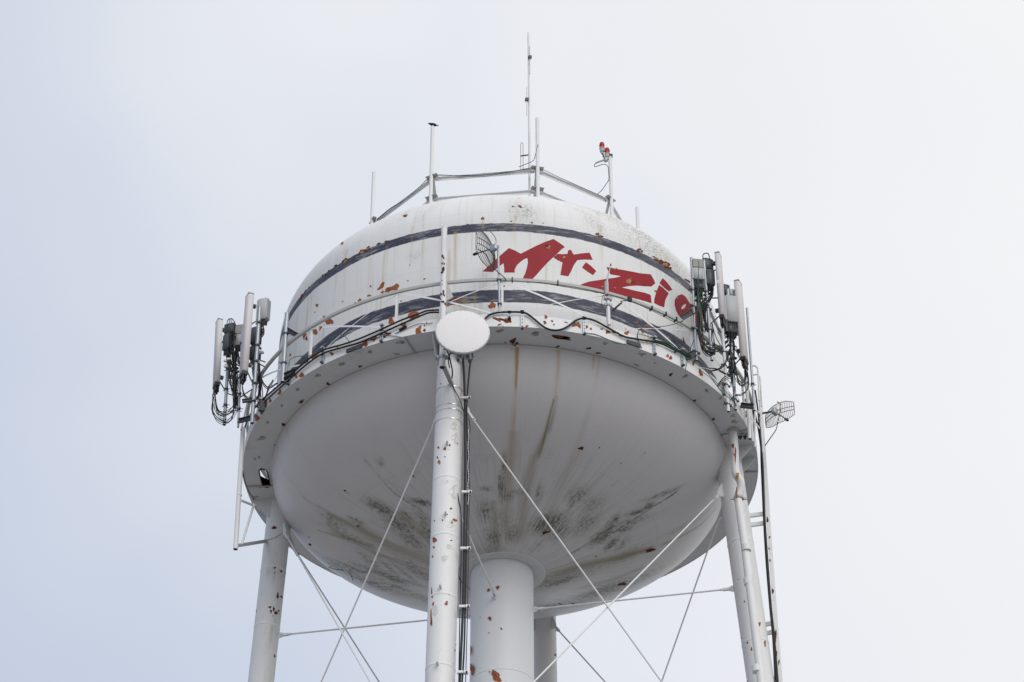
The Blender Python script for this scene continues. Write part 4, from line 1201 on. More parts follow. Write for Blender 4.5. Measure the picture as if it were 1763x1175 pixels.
def radio_unit(label, box, y, depth, az, group, material='radio', grille=0.0, conn=True):
    """box: x0, y0, x1, y1 sighted at depth plane y"""
    x0, y0, x1, y1 = box
    a, b = pl((x0 + x1)/2, y0, y), pl((x0 + x1)/2, y1, y)
    w_ = (pl(x1, (y0+y1)/2, y)[0] - pl(x0, (y0+y1)/2, y)[0]) / 2
    zt, zb_ = a[2], b[2]; cx = (a[0] + b[0]) / 2
    # seen from below: the bottom face takes part of the sighted height
    o = empty('radio_unit', (cx, y, zb_), label, 'radio unit', group)
    h = (zt - zb_) / 2; C = Vector((cx, y + depth/2, (zt + zb_)/2))
    w_ = w_ * .92
    D = Vector((math.sin(az), -math.cos(az), 0)); Tn = Vector((math.cos(az), math.sin(az), 0))
    hb = h * (1 - grille)
    obj('housing', MB().obox(C - Vector((0, 0, h - hb)), Tn * w_, D * depth/2, Vector((0, 0, hb)), bev=.015), M[material], o, angle=50)
    if grille:
        g0 = MB().obox(C + Vector((0, 0, hb)), Tn * w_ * 1.05, D * depth * .53, Vector((0, 0, h * grille * .98)))
        gr = obj('vented_cover', g0, M['grille'], o, smooth=False)
        f = MB()
        for i in range(7):
            z = zt - .02 - i * (2 * h * grille - .03) / 6.5
            f.obox(Vector((cx, y + depth/2, z)) + D * (depth * .53 + .004), Tn * w_ * 1.0, D * .004, Vector((0, 0, .008)))
        obj('louver', f, M['radio'], gr, smooth=False)
    # cooling fins on both sides
    f = MB()
    nf = 9
    for s_ in (-1, 1):
        for i in range(nf):
            q = -.42 + .84 * i / (nf - 1)
            f.obox(C - Vector((0, 0, h - hb)) + Tn * s_ * (w_ + .018) + D * depth * q, Tn * .018, D * .004, Vector((0, 0, hb * .9)))
    obj('cooling_fins', f, M[material], o, smooth=False)
    if conn:
        f = MB()
        for i in range(5):
            for j in range(2):
                p = Vector((cx, y + depth/2, zb_)) + Tn * w_ * (-.7 + .35 * i) + D * depth * (-.25 + .5 * j)
                f.tube(p + Vector((0, 0, .01)), p - Vector((0, 0, .10 + .12 * random.random())), .022, 7)
        obj('connectors', f, M['black'], o)
    return o

NAMES = {}
def cable(pts3, r=.013, material='cable', label=None, group='jumper cables of the sector antennas', name='jumper_cable', per=6):
    o = obj(name, MB().path(pathpts(pts3, per), r, 6), M[material])
    tag(o, label, 'cable', group)
    return o

# ------------------------------------------------------------------ western sector (left edge of the balcony)
GP = 'panel antennas in the two sectors'
yB = -2.75; yA = -2.45
pA, pAb, pAt, DA = panel_antenna('grey panel antenna hanging furthest out over the balcony edge, beside a black radio', (377.5, 372.5), 554, 662, 7.80, rad(-68), .14, .075, GP)
pB, pBb, pBt, DB = panel_antenna('tallest grey panel antenna, in front of the grey radio with white ribs', (430, 419.5), 510, 643, 7.55, rad(-66), .145, .085, GP)
GM = 'galvanized mounting pipes at the balcony edge'
mA, mAb, mAt = pipe_thing('mounting_pipe', 'galvanized pipe below the outermost black radio, open at its foot', 'pipe', 397, 552, 386, 732, 7.68, .044, M['steel'], GM)
mB, mBb, mBt = pipe_thing('mounting_pipe', 'thick galvanized pipe carrying the tallest panel antenna', 'pipe', 447, 530, 434, 729, 7.22, .054, M['steel'], GM)
mC, mCb, mCt = pipe_thing('mounting_pipe', 'thin galvanized pipe between the two outer panel antennas', 'pipe', 417, 570, 410, 736, 7.42, .029, M['steel'], GM)
mD, mDb, mDt = pipe_thing('mounting_pipe', 'short white pipe end hanging below the cable loops', 'pipe', 427, 690, 415, 741, 7.30, .024, M['white_clean'], GM)
mE, mEb, mEt = pipe_thing('mounting_pipe', 'stout bare galvanized pipe clamped to the rail beside the navy band', 'pipe', 494, 541, 486.5, 658, 7.12, .058, M['steel'], GM)
ubolt(mE, mEb + (mEt - mEb) * .70, .06, .10, rad(-54)); ubolt(mE, mEb + (mEt - mEb) * .27, .06, .10, rad(-54))
def channel(parent, p, q, hw=.05, hh=.05):
    p, q = Vector(p), Vector(q); u = (q - p).normalized(); s_ = u.cross(Vector((0, 0, 1))).normalized(); L = (q - p).length
    v = s_.cross(u)
    mb = MB().obox((p + q)/2 + v*hh, u*L/2, s_*hw, v*.005).obox((p + q)/2 - v*hh, u*L/2, s_*hw, v*.005).obox((p + q)/2, u*L/2, s_*.006, v*hh)
    for t in np.linspace(.15, .85, 5): mb.obox(p + (q-p)*t + s_*.012, u*.012, s_*.006, v*.02)
    return obj('channel_arm', mb, M['steel_dark'], parent, smooth=False)
channel(mE, cyl(494, 568, 7.10), cyl(513, 579, 6.95), .05, .055)
channel(mE, cyl(490, 648, 7.10), cyl(509, 640, 7.0), .05, .07)
channel(mB, cyl(411, 725, 7.42), mBb + [0, 0, .18], .05, .05)
channel(mB, cyl(417, 691, 7.5), mBb + [0, 0, .75], .04, .04)
for (m_, b_, t_, rr) in ((mA, mAb, mAt, .044), (mB, mBb, mBt, .054), (mC, mCb, mCt, .03)):
    for q in (.18, .33, .52, .66, .86):
        ubolt(m_, b_ + (t_ - b_) * q, rr, .11, rad(-70))
# arms from pipes to panels and to rail
def link_arm(parent, p, q, r=.018):
    return obj('link_arm', MB().tube(p, q, r, 8), M['steel_dark'], parent)
for q in (.30, .92):
    link_arm(mA, mAb + (mAt - mAb) * (.02 + q*.95), pAb + (pAt - pAb) * max(q - .25, .03) - np.array(DA) * .10)
    link_arm(mB, mBb + (mBt - mBb) * (.02 + q*.95), pBb + (pBt - pBb) * max(q - .28, .03) - np.array(DB) * .10)
for (za_, px1, py1) in ((.55, 457, 624), (.52, 456, 632), (.15, 449, 703)):
    link_arm(mB, mBb + (mBt - mBb) * za_, cyl(px1, py1, 7.0))
for zq in (.30, .62):
    link_arm(mB, mBb + (mBt - mBb) * zq, mCb + (mCt - mCb) * zq, .016)
    link_arm(mA, mAb + (mAt - mAb) * zq, mCb + (mCt - mCb) * zq, .016)
GR = 'radio units behind the panel antennas'
ra = radio_unit('grey radio with white ribbed sides beside the tallest panel antenna', (444, 513, 462, 549), yB + .25, .22, rad(-20), GR, 'radio')
rb = radio_unit('dark green radio box behind the tallest panel antenna, above the cables', (433, 562, 447, 590), yB + .3, .20, rad(-25), GR, 'radio_dark')
rc_ = radio_unit('second dark green radio box, lowest behind the tallest panel antenna', (431, 594, 446, 616), yB + .3, .20, rad(-25), GR, 'radio_dark')
rd_ = radio_unit('pale radio with beige vented cover partly hidden by the tallest panel antenna', (405, 559, 421, 594), yA + .1, .20, rad(-10), GR, 'radio', .45)
re_ = radio_unit('slim black radio beside the outermost panel antenna', (386, 573, 398, 601), yA + .05, .2, rad(-40), GR, 'radio_dark')
rf_ = radio_unit('black filter box with connectors at the head of the outermost pipe', (388, 556, 404, 572), yA + .1, .16, rad(-20), GR, 'radio_dark')
# cables
def bundle(start, end, sag_pts, n, y, r=.012, spread=3.0, label='', mats=('cable',), ys=.25, group='jumper cables of the sector antennas'):
    for i in range(n):
        f = (i + .5) / n
        P = []
        allp = [start] + sag_pts + [end]
        for j, p in enumerate(allp):
            k = spread * (1 if 0 < j < len(allp) - 1 else .5)
            P.append(pl(p[0] + random.uniform(-k, k) * .8, p[1] + (f - .5) * 2 * k + random.uniform(-.7, .7), y + random.uniform(-ys, ys) * .5))
        cable(P, r * random.uniform(.6, 1.05), random.choice(mats), label, group)
random.seed(3)
bundle((370, 678), (402, 650), [(372, 705), (383, 713), (398, 708), (408, 690)], 7, yA, .012, 5, 'black jumper cable looping under the outermost panel antenna')
bundle((367, 680), (406, 660), [(368, 710), (382, 726), (398, 722), (406, 700)], 5, yA, .012, 5, 'black jumper cable in the lowest loop under the outermost panel antenna')
bundle((416, 658), (443, 618), [(420, 680), (432, 688), (446, 682), (448, 660)], 5, yB, .013, 3, 'black jumper cable looping from the tallest panel antenna around its pipe')
bundle((400, 600), (404, 700), [(401, 625), (405, 655)], 16, yA, .015, 7, 'black jumper cable hanging down between the two outer panel antennas', ('cable', 'cable', 'cable', 'green'))
bundle((438, 610), (436, 700), [(436, 635), (439, 660)], 11, yB, .015, 5, 'black jumper cable strapped down the thick galvanized pipe')
bundle((449, 552), (440, 610), [(450, 570), (443, 585)], 12, yB, .017, 6, 'black jumper cable hanging from the ribbed grey radio')
bundle((391, 600), (396, 650), [(393, 615), (397, 632)], 6, yA, .014, 4, 'black jumper cable hanging from the slim black radio', ('cable',))
bundle((408, 598), (401, 640), [(407, 612), (404, 628)], 6, yA, .016, 4, 'black jumper cable hanging from the radio with the beige cover', ('cable',))
bundle((446, 625), (478, 660), [(450, 652), (462, 668)], 3, yB - .2, .013, 2, 'black jumper cable swinging from the thick pipe to the balcony edge')
bundle((400, 570), (402, 600), [(405, 580), (400, 590)], 5, yA, .015, 4, 'black jumper cable beside the black filter box')
cable([pl(391, 563, yA), pl(392, 552, yA), pl(399, 549, yA), pl(405, 556, yA)], .012, 'cable', 'single black cable arching over the black filter box')
bundle((452, 695), (470, 655), [(458, 680), (463, 668)], 3, -3.2, .012, 2, 'black jumper cable running up the balcony edge to the thick pipe')
bundle((440, 700), (474, 668), [(452, 690), (462, 682)], 3, -3.2, .012, 3, 'black jumper cable tangled at the balcony edge below the rail')

# ------------------------------------------------------------------ eastern sector
m1, m1b, m1t = pipe_thing('mounting_pipe', 'bluish galvanized pipe crossing the last red letters', 'pipe', 1190, 445, 1199.5, 621, 7.10, .035, M['steel'], GM)
m2, m2b, m2t = pipe_thing('mounting_pipe', 'galvanized pipe behind the black cable loops, beside the red letters', 'pipe', 1212, 450, 1226, 621, 7.20, .043, M['steel'], GM)
m3, m3b, m3t = pipe_thing('mounting_pipe', 'dull galvanized pipe wrapped in cables below the large grey radio', 'pipe', 1253, 500, 1266.5, 706, 7.25, .045, M['steel'], GM)
m4, m4b, m4t = pipe_thing('mounting_pipe', 'bare bluish pipe standing alone beyond the panel antennas', 'pipe', 1286, 532, 1299, 707, 7.40, .034, M['steel'], GM)
m5, m5b, m5t = pipe_thing('mounting_pipe', 'white pipe standing between the two panel antennas in the cable tangle', 'pipe', 1243, 560, 1254, 709, 7.15, .044, M['white_clean'], GM)
m6, m6b, m6t = pipe_thing('mounting_pipe', 'white pipe reaching below the balcony beside the cable ladder', 'pipe', 1284, 640, 1291, 756, 7.12, .046, M['white_clean'], GM)
pC, pCb, pCt, DC = panel_antenna('grey panel antenna with a small sticker, next to the red letters', (1236.3, 1244.0), 440, 547, 7.45, rad(72), .15, .068, GP)
pD, pDb, pDt, DD = panel_antenna('grey panel antenna beside the large grey radio, over the grid dish', (1270.5, 1281.5), 488, 619, 7.50, rad(66), .15, .075, GP)
sp = (Vector(pCb) + (Vector(pCt) - Vector(pCb)) * .52)
obj('sticker', MB().obox(Vector((sp.x - .0, sp.y, sp.z)) + Vector((math.sin(rad(-18)), -math.cos(rad(-18)), 0)) * .152, Vector((math.cos(rad(-18)), math.sin(rad(-18)), 0)) * .05, Vector((math.sin(rad(-18)), -math.cos(rad(-18)), 0)) * .003, (0, 0, .06)), M['tape'], pC, smooth=False)
ubolt(m4, m4b + (m4t - m4b) * .25, .036, .08, rad(64))
channel(m1, cyl(1174, 548, 6.98), cyl(1194, 536, 7.10), .05, .06)
channel(m1, cyl(1180, 616, 7.02), cyl(1197, 608, 7.12), .05, .07)
channel(m4, cyl(1275, 698, 7.05), m4b + [0, 0, .12], .05, .055)
for (m_, b_, t_, rr) in ((m1, m1b, m1t, .035), (m2, m2b, m2t, .043), (m3, m3b, m3t, .045), (m5, m5b, m5t, .044)):
    for q in (.08, .30, .52, .68):
        ubolt(m_, b_ + (t_ - b_) * q, rr, .13, rad(40))
for q in (.35, .62, .9):
    link_arm(m2, m2b + (m2t - m2b) * q, pCb + (pCt - pCb) * max(q - .42, .02) * 1.6 - np.array(DC) * .08)
    link_arm(m3, m3b + (m3t - m3b) * q, pDb + (pDt - pDb) * max(q - .42, .02) * 1.6 - np.array(DD) * .08)
for q in (.33, .50):
    link_arm(m1, m1b + (m1t - m1b) * q, m2b + (m2t - m2b) * q, .014)
    link_arm(m3, m3b + (m3t - m3b) * q, m5b + (m5t - m5b) * (q + .1), .016)
link_arm(m2, m2b + (m2t - m2b) * .18, m5b + (m5t - m5b) * .72, .02)
y1 = m1b[1]; y2 = m2b[1]; y3 = m3b[1]
r1 = radio_unit('pale radio with beige vented cover at the head of the bluish pipe', (1192, 446, 1210, 480), y1 - .05, .22, rad(8), GR, 'radio', .42)
r2 = radio_unit('dark box hanging under the radio with beige cover, over the red letters', (1195, 482, 1211, 496), y1, .2, rad(8), GR, 'radio_dark')
r3 = radio_unit('black filter box with connectors beside the panel antenna with the sticker', (1211, 444, 1225, 462), y2, .22, rad(20), GR, 'radio_dark')
r4 = radio_unit('tall slim black radio beside the panel antenna with the sticker', (1217, 463, 1228, 490), y2 - .05, .18, rad(20), GR, 'radio_dark')
r5 = radio_unit('large light grey radio between the two panel antennas', (1248, 508, 1270, 553), y3 - .15, .26, rad(14), GR, 'radio')
r6 = radio_unit('small dark filter box standing above the large grey radio', (1244, 489, 1254, 505), y3, .16, rad(14), GR, 'radio_dark')
r7 = radio_unit('small pale filter box beside the top of the inner panel antenna', (1255, 497, 1263, 508), y3, .12, rad(14), GR, 'radio')
r8 = radio_unit('dark box hanging under the large grey radio', (1250, 556, 1269, 572), y3 - .1, .2, rad(14), GR, 'radio_dark')
random.seed(9)
for (x0_, x1_) in ((1245.8, 1252.8),):
    for yy in (503, 505.5, 508):
        pass
bundle((1202, 495), (1232, 600), [(1202, 540), (1207, 590), (1217, 608), (1228, 609)], 8, y1 - .1, .014, 3.5, 'black jumper cable in the wide loops in front of the bluish pipe', ys=.3)
bundle((1206, 545), (1242, 596), [(1208, 580), (1220, 598), (1233, 602)], 6, y1 - .1, .013, 5, 'black jumper cable in the upper loops beside the red letters')
bundle((1205, 496), (1210, 570), [(1208, 515), (1205, 545)], 9, y1, .014, 4, 'black jumper cable hanging behind the bluish pipe', ('cable', 'cable', 'cable', 'cable', 'cable', 'green', 'cable', 'redwire'))
bundle((1222, 490), (1216, 570), [(1224, 505), (1213, 530)], 12, y2, .017, 6, 'black jumper cable hanging from the slim black radio over the pipe')
bundle((1243, 570), (1246, 620), [(1243, 585), (1246, 600)], 5, y3, .014, 3, 'black jumper cable under the panel antenna with the sticker')
bundle((1258, 572), (1262, 660), [(1260, 600), (1260, 630)], 16, y3, .017, 6.5, 'black jumper cable strapped to the pipe below the large grey radio', ('cable', 'cable', 'cable', 'green'))
bundle((1283, 635), (1266, 625), [(1285, 655), (1277, 663), (1268, 650)], 6, y3 - .1, .013, 4, 'black jumper cable looping under the inner panel antenna')
bundle((1286, 635), (1266, 680), [(1289, 655), (1286, 672), (1276, 680)], 2, y3 - .1, .013, 2, 'black jumper cable in the lowest loop beside the cable ladder')
bundle((1257, 600), (1222, 640), [(1250, 622), (1240, 634)], 2, y3 - .4, .016, 1.5, 'black jumper cable swinging from the wrapped pipe to the rail')
bundle((1222, 634), (1262, 645), [(1236, 636), (1248, 644)], 2, y3 - .4, .016, 1.5, 'black jumper cable reaching along the balcony to the wrapped pipe')
bundle((1236, 665), (1262, 648), [(1246, 654), (1254, 650)], 3, y3 - .6, .014, 3, 'black jumper cable fanned out at the balcony edge')
bundle((1190, 612), (1262, 690), [(1205, 630), (1225, 650), (1245, 672)], 3, y3 - .9, .008, 5, 'green earth wire trailing along the balcony edge under the antennas', ('green',), group='green earth wires')
bundle((1240, 600), (1262, 586), [(1247, 598), (1255, 590)], 4, y3, .013, 4, 'black jumper cable tangled round the white pipe')
bundle((1262, 655), (1268, 700), [(1264, 670), (1263, 685)], 4, y3, .014, 3, 'black jumper cable at the foot of the wrapped pipe')
cable([pl(1210, 446, y2), pl(1211, 438, y2), pl(1219, 437, y2), pl(1222, 446, y2)], .014, 'cable', 'single black cable arching over the black filter box by the sticker')
cable([pl(1203, 450, y1 - .3), pl(1202, 480, y1 - .3), pl(1201, 500, y1 - .2), pl(1204, 530, y1 - .2), pl(1207, 565, y1 - .2)], .011, 'green', 'green earth wire hanging down over the pale radio', 'green earth wires')

bundle((1204, 498), (1208, 600), [(1206, 530), (1207, 570)], 5, y1 + .1, .009, 5, 'thin red and grey lead hanging behind the bluish pipe', ('redwire', 'steel', 'redwire'), group='thin leads behind the bluish pipe')
bundle((1225, 560), (1243, 600), [(1228, 585), (1236, 598)], 6, y2, .012, 6, 'black jumper cable crossing behind the panel antenna with the sticker')
bundle((1236, 565), (1256, 575), [(1240, 572), (1248, 580)], 5, y3, .012, 4, 'black jumper cable crossing between the panel with the sticker and the grey radio')
bundle((1275, 620), (1262, 600), [(1272, 612), (1266, 600)], 4, y3, .012, 4, 'black jumper cable behind the inner panel antenna')
bundle((405, 600), (425, 640), [(410, 615), (418, 632)], 6, yA, .012, 6, 'black jumper cable crossing behind the tallest panel antenna')
bundle((395, 650), (412, 700), [(398, 668), (407, 688)], 6, yA, .012, 5, 'black jumper cable crossing between the outer pipes')
bundle((440, 640), (452, 700), [(446, 655), (450, 680)], 5, yB, .012, 4, 'black jumper cable behind the thick galvanized pipe')
cc = 0
for (x_, y_, yy, n_) in ((393, 628, yA, 4), (398, 660, yA, 3), (405, 645, yA, 3), (440, 625, yB, 4), (443, 655, yB, 3), (446, 600, yB, 3), (1215, 520, y2, 4), (1212, 560, y2, 4), (1222, 600, y2, 3), (1248, 600, y3, 4), (1260, 615, y3, 4), (1262, 650, y3, 4), (1206, 520, y1, 3)):
    for i in range(n_):
        p = pl(x_ + random.uniform(-5, 5), y_ + random.uniform(-12, 12), yy + random.uniform(-.1, .1))
        o = obj('cable_hanger', MB().box(p, .05 + .03 * random.random(), .03, .025, random.uniform(-1, 1)).tube(p + [-.07, 0, 0], p + [.07, 0, .01], .010, 6), random.choice([M['steel'], M['steel_dark'], M['tape'], M['black']]), None, smooth=False)
        tag(o, 'small hanger block clamping the jumper cables of the ' + ('outer' if x_ < 800 else 'inner') + ' antennas', 'clamp', 'cable hangers of the ' + ('outer' if x_ < 800 else 'inner') + ' antennas')

# ------------------------------------------------------------------ front of the balcony
# pole with the round dish
dm, dmb, dmt = pipe_thing('dish_mast', 'white rust chipped mast standing in front of the tank behind the round dish', 'mast', 765, 394, 761.5, 633, 7.22, .078, M['scuffed'])
def F_mast(P):
    u = (dmt - dmb) / np.linalg.norm(dmt - dmb); q = P - dmb; q = q - (q @ u)[..., None] * u
    return np.sqrt((q*q).sum(-1)) - .079
patches('rust_patches', c4([(285, 245, 12, 26), (280, 290, 8, 12), (293, 292, 8, 14), (286, 335, 16, 26), (278, 352, 14, 14), (292, 318, 8, 14), (270, 497, 14, 20), (288, 478, 10, 16), (290, 500, 8, 26), (268, 530, 10, 10), (282, 548, 24, 10), (300, 563, 12, 16), (279, 405, 5, 8), (280, 432, 5, 8)]), F_mast, M['rust_dark'], dm)
# triangular stay plates at rail and at the leg
A = cyl(768, 484, 7.12); B = cyl(780.5, 512, 7.02); C_ = cyl(768, 519, 7.12)
obj('stay_plate', MB().prism([A, B, C_], .012), M['plate'], dm, smooth=False)
A = Vector(dmb + [.02, .06, .10]); B = Vector(hit(777, 660, F_leg(0)))
obj('strut_plate', MB().obox((A + B)/2, (B - A)/2, Vector((.06, 0, 0)), (B - A).cross(Vector((1, 0, 0))).normalized() * .01).obox((A + B)/2 + Vector((.055, 0, -.04)), (B - A)/2, Vector((.006, 0, 0)), (B - A).cross(Vector((1, 0, 0))).normalized() * .05), M['plate'], dm, smooth=False)
obj('clamp', MB().lathe(dmb + [0, 0, .30], (0, 0, 1), [(.078, -.04), (.098, -.04), (.098, .04), (.078, .04)], 16).obox(dmb + [-.13, 0, .30], (.05, 0, 0), (0, .05, 0), (0, 0, .03)).obox(dmb + [.13, 0, .30], (.05, 0, 0), (0, .05, 0), (0, 0, .03)).tube(dmb + [-.16, -.08, .30], dmb + [-.16, .12, .30], .014, 6).tube(dmb + [.15, -.1, .30], dmb + [.15, .12, .30], .014, 6), M['steel'], dm, smooth=False)
for zz in (1.0, 1.9):
    P = dmb + (dmt - dmb) * zz / np.linalg.norm(dmt - dmb)
    obj('standoff', MB().tube(P, np.array([P[0] * .96, P[1] * .955, P[2]]), .03, 8), M['plate'], dm)
# round covered dish
yD = -7.85
dc = pl(796.5, 571, yD)
faz = rad(2)
ax = Vector((math.sin(faz) * math.cos(rad(2)), -math.cos(faz) * math.cos(rad(2)), math.sin(rad(2))))
rd0 = empty('round_dish', dc, 'round white covered microwave dish bolted to the mast at the balcony front', 'dish antenna')
RD = .665
obj('cover', MB().lathe(dc, ax, [(.001, .034), (RD*.5, .030), (RD*.93, .012), (RD*.985, .004), (RD, -.02), (RD, -.035)], 72), M['dish'], rd0)
obj('rim', MB().lathe(dc, ax, [(RD + .001, -.036), (RD + .006, -.036), (RD + .006, -.065), (RD*.90, -.13), (RD*.55, -.30), (.14, -.42), (.14, -.62), (.001, -.62)], 72), M['steel'], rd0, angle=30)
rv = MB(); u = ax.cross(Vector((0, 0, 1))).normalized(); v = u.cross(ax)
for i in range(30):
    a = 2 * math.pi * i / 30
    p = Vector(dc) + (u * math.cos(a) + v * math.sin(a)) * (RD * .972)
    rv.tube(p + ax * .0, p + ax * .014, .006, 5)
obj('rivets', rv, M['radio_dark'], rd0)
mp = Vector(dc) - ax * .50
obj('mount', MB().obox(mp + Vector((-.22, .0, -.02)), Vector((.24, 0, 0)), Vector((0, .07, 0)), (0, 0, .12)).tube(mp + Vector((-.30, -.05, -.3)), mp + Vector((-.1, -.02, -.3)), .03, 8), M['steel_dark'], rd0, smooth=False)
ou = empty('dish_radio', pl(803, 612, -7.35), 'dull grey radio boxes hanging under the round dish', 'radio unit')
for i, (x_, y_, w_) in enumerate(((789, 612, .05), (798, 610, .07), (808, 613, .05), (813, 609, .035))):
    p = pl(x_, y_, -7.35)
    obj('housing', MB().box(p, w_, .07, .12, rad(10 + 12*i), bev=.012), M['steel'], ou)
    obj('connector', MB().tube(p - np.array([0, 0, .10]), p - np.array([.01, 0, .20]), .02, 7), M['steel_dark'], ou)
# grid dish at the front
def grid_dish(name, label, C, az, w_, h_, foc, material, side, mount, nrod=17, feed=True, r=.0075, elev=0.0):
    C = Vector(C); D = Vector((math.sin(az) * math.cos(elev), -math.cos(az) * math.cos(elev), math.sin(elev)))
    Tn = Vector((math.cos(az), math.sin(az), 0)); Zv = Tn.cross(D); Zv = Zv if Zv.z > 0 else -Zv
    o = empty(name, C, label, 'grid dish')
    def S_(u, v): return C + Tn * u + Zv * v + D * ((u*u + v*v) / (4 * foc))
    def vm(u): return h_/2 * (1 - .38 * max(0, abs(u) / (w_/2) - .35) ** 1.6 / .65 ** 1.6)
    for i in range(nrod):
        u = -w_/2 + w_ * i / (nrod - 1)
        obj('grid_rod', MB().path([S_(u, vm(u) * t) for t in np.linspace(-1, 1, 9)], r, 5), material, o)
    for v in (-.09*h_, .09*h_):
        obj('cross_rod', MB().path([S_(u, v) for u in np.linspace(-w_/2, w_/2, 11)], r * 1.4, 5), material, o)
    loop = [S_(w_/2 * t, vm(w_/2 * t)) for t in np.linspace(-1, 1, 13)] + [S_(w_/2 * t, -vm(w_/2 * t)) for t in np.linspace(1, -1, 13)]
    loop.append(loop[0])
    obj('rim_rod', MB().path(loop, r * 1.3, 5), material, o)
    Fp = C + D * foc
    obj('boom', MB().tube(C, Fp, .016, 8), M['rod_dark'], o)
    obj('feed_horn', MB().lathe(Fp, D, [(.001, -.07), (.035, -.06), (.042, .0), (.03, .05), (.001, .06)], 10), M['black'], o)
    obj('back_mount', MB().obox(C - D * .07, Tn * .05, D * .07, Zv * .09).tube(C - D*.12 + Zv * .06, C - D*.12 - Zv*.06, .06, 8), M['steel'], o, smooth=False)
    return o, C, D
gP, gPb, gPt = pipe_thing('grid_dish_pole', 'slim galvanized pole clamped to the rail, carrying the front grid dish', 'pole', 857.5, 424, 860.5, 538, 7.08, .030, M['steel'])
ubolt(gP, gPb + (gPt - gPb) * .12, .032, .06, 0); ubolt(gP, gPb + (gPt - gPb) * .48, .032, .06, 0)
gc = gPt + np.array([-.10, -.05, -.02])
g1, _, gD = grid_dish('grid_dish', 'dark wire grid dish seen edge-on in front of the red lettering', pl(845, 429, gPb[1] - .05), rad(-118), .95, .98, .46, M['rod_dark'], 1, None, 18, r=.008)
obj('stub_arm', MB().tube(pl(849, 427, gPb[1] - .1), gPt + [0, 0, -.04], .045, 10), M['steel'], g1)
cable([pl(822, 429, -7.45), pl(836, 438, -7.3), pl(843, 452, -7.2), pl(852, 464, -7.15), pl(868, 478, -7.08), pl(871, 484, -7.0)], .013, 'cable', 'black cable dropping from the front grid dish to the rail', 'cables along the balcony')
cable([pl(843, 398, -7.2), pl(852, 408, -7.15), pl(854, 418, -7.15), pl(850, 426, -7.15)], .008, 'cable', 'thin black wire bowed behind the front grid dish', 'cables along the balcony')
# small whip antenna at the rail
wa, wab, wat = pipe_thing('whip_pole', 'white stub pole at the rail under the whip antenna', 'pole', 1047, 520, 1048.5, 560, 7.06, .045, M['white_clean'], mouth=False)
wy = wab[1]
wp = empty('whip_antenna', pl(1046, 530, wy), 'small grey whip antenna with clamps standing against the red letters', 'antenna')
obj('radiator', MB().path([pl(1045.5, 528, wy), pl(1044.5, 486, wy), pl(1048, 470, wy), pl(1051.5, 457, wy)], [.034, .030, .016, .013], 10), M['steel'], wp)
obj('sleeve', MB().tube(pl(1044.6, 508, wy - .03), pl(1044.2, 486, wy - .03), .055, 10), M['radio'], wp)
for yy in (515, 526):
    c = pl(1046.5, yy, wy)
    obj('clamp', MB().box(c, .10, .05, .035, .3).tube(c + [-.11, 0, 0], c + [.11, 0, -.02], .02, 8).lathe(c, (0, 0, 1), [(.05, -.03), (.075, -.03), (.075, .03), (.05, .03)], 12), M['radio'], wp, smooth=False)
obj('tip', MB().tube(pl(1051.3, 458, wy), pl(1051.6, 455, wy), .02, 8), M['rod_dark'], wp)
obj('rusty_joint', MB().box(pl(1045, 506.5, wy - .06), .035, .02, .03), M['primer'], wp, smooth=False)
cable([pl(1039, 508, wy), pl(1036.5, 516, wy - .05), pl(1036.5, 527, wy)], .009, 'cable', 'short black wire curling beside the whip antenna clamps', 'cables along the balcony')
o = obj('black_strap', MB().path([pl(1055, 535, wy), pl(1065, 526, wy), pl(1071, 521, wy)], [.03, .026, .02], 8).path([pl(1068, 519, wy), pl(1078, 518, wy + .1), pl(1083, 516, wy + .15)], .012, 6), M['black'])
tag(o, 'short black tied off cable end hooked under the rail by the whip antenna', 'cable')
o = obj('cable_clamp_block', MB().box(cyl(1084, 515.5, 7.05), .05, .04, .06, rad(29)), M['black'])
tag(o, 'small black block strapped on the rail beside the whip antenna', 'clamp')
tag(obj('rail_cable', MB().path(pathpts([cyl(925, 486.5, 7.03), cyl(960, 492, 7.03), cyl(1000, 499, 7.03), cyl(1060, 510, 7.03), cyl(1100, 525, 7.03), cyl(1140, 544, 7.03), cyl(1175, 563, 7.03)], 5), .008, 5), M['cable']), 'thin dark wire tied under the balcony rail beside the lettering', 'cable')
tmk = MB()
for (x_, y_) in ((882, 482), (960, 487), (1121, 531), (1145, 541), (1163, 550)):
    tmk.box(cyl(x_, y_ + .5, 7.0), .012, .065, .055, math.atan2(*(lambda q: (q[0], -q[1]))(cyl(x_, y_, 7.0))))
o = obj('cable_ties', tmk, M['black'], T); o['kind'] = 'stuff'

# main cables clipped along the balcony edge
def edge_cable(pts, r, rr, material, label, group='cables along the balcony', per=8):
    return cable([cyl(x_, y_, rr) for (x_, y_) in pts], r, material, label, group, 'edge_cable', per)
L1 = [(756, 534), (735, 535.5), (720, 541), (690, 552), (655, 568), (620, 583), (590, 593.5), (557, 603), (530, 620), (508, 639), (480, 664), (460, 681), (445, 694)]
edge_cable(L1, .024, 7.06, 'cable', 'upper of the two thick black cables sagging along the balcony to the outer antennas')
L2 = [(756, 538), (738, 539), (722, 545), (692, 558), (655, 575), (620, 590), (590, 598.5), (557, 608.5), (530, 626), (508, 645), (482, 668), (462, 686), (448, 700)]
edge_cable(L2, .024, 7.07, 'cable', 'lower of the two thick black cables sagging along the balcony to the outer antennas')
edge_cable([(447, 696), (436, 706), (426, 724), (420, 742), (416.5, 762), (415.5, 790), (418, 815), (425, 840), (437, 860)], .022, 7.10, 'cable', 'black cable bending down over the balcony rim above the pipe bracket')
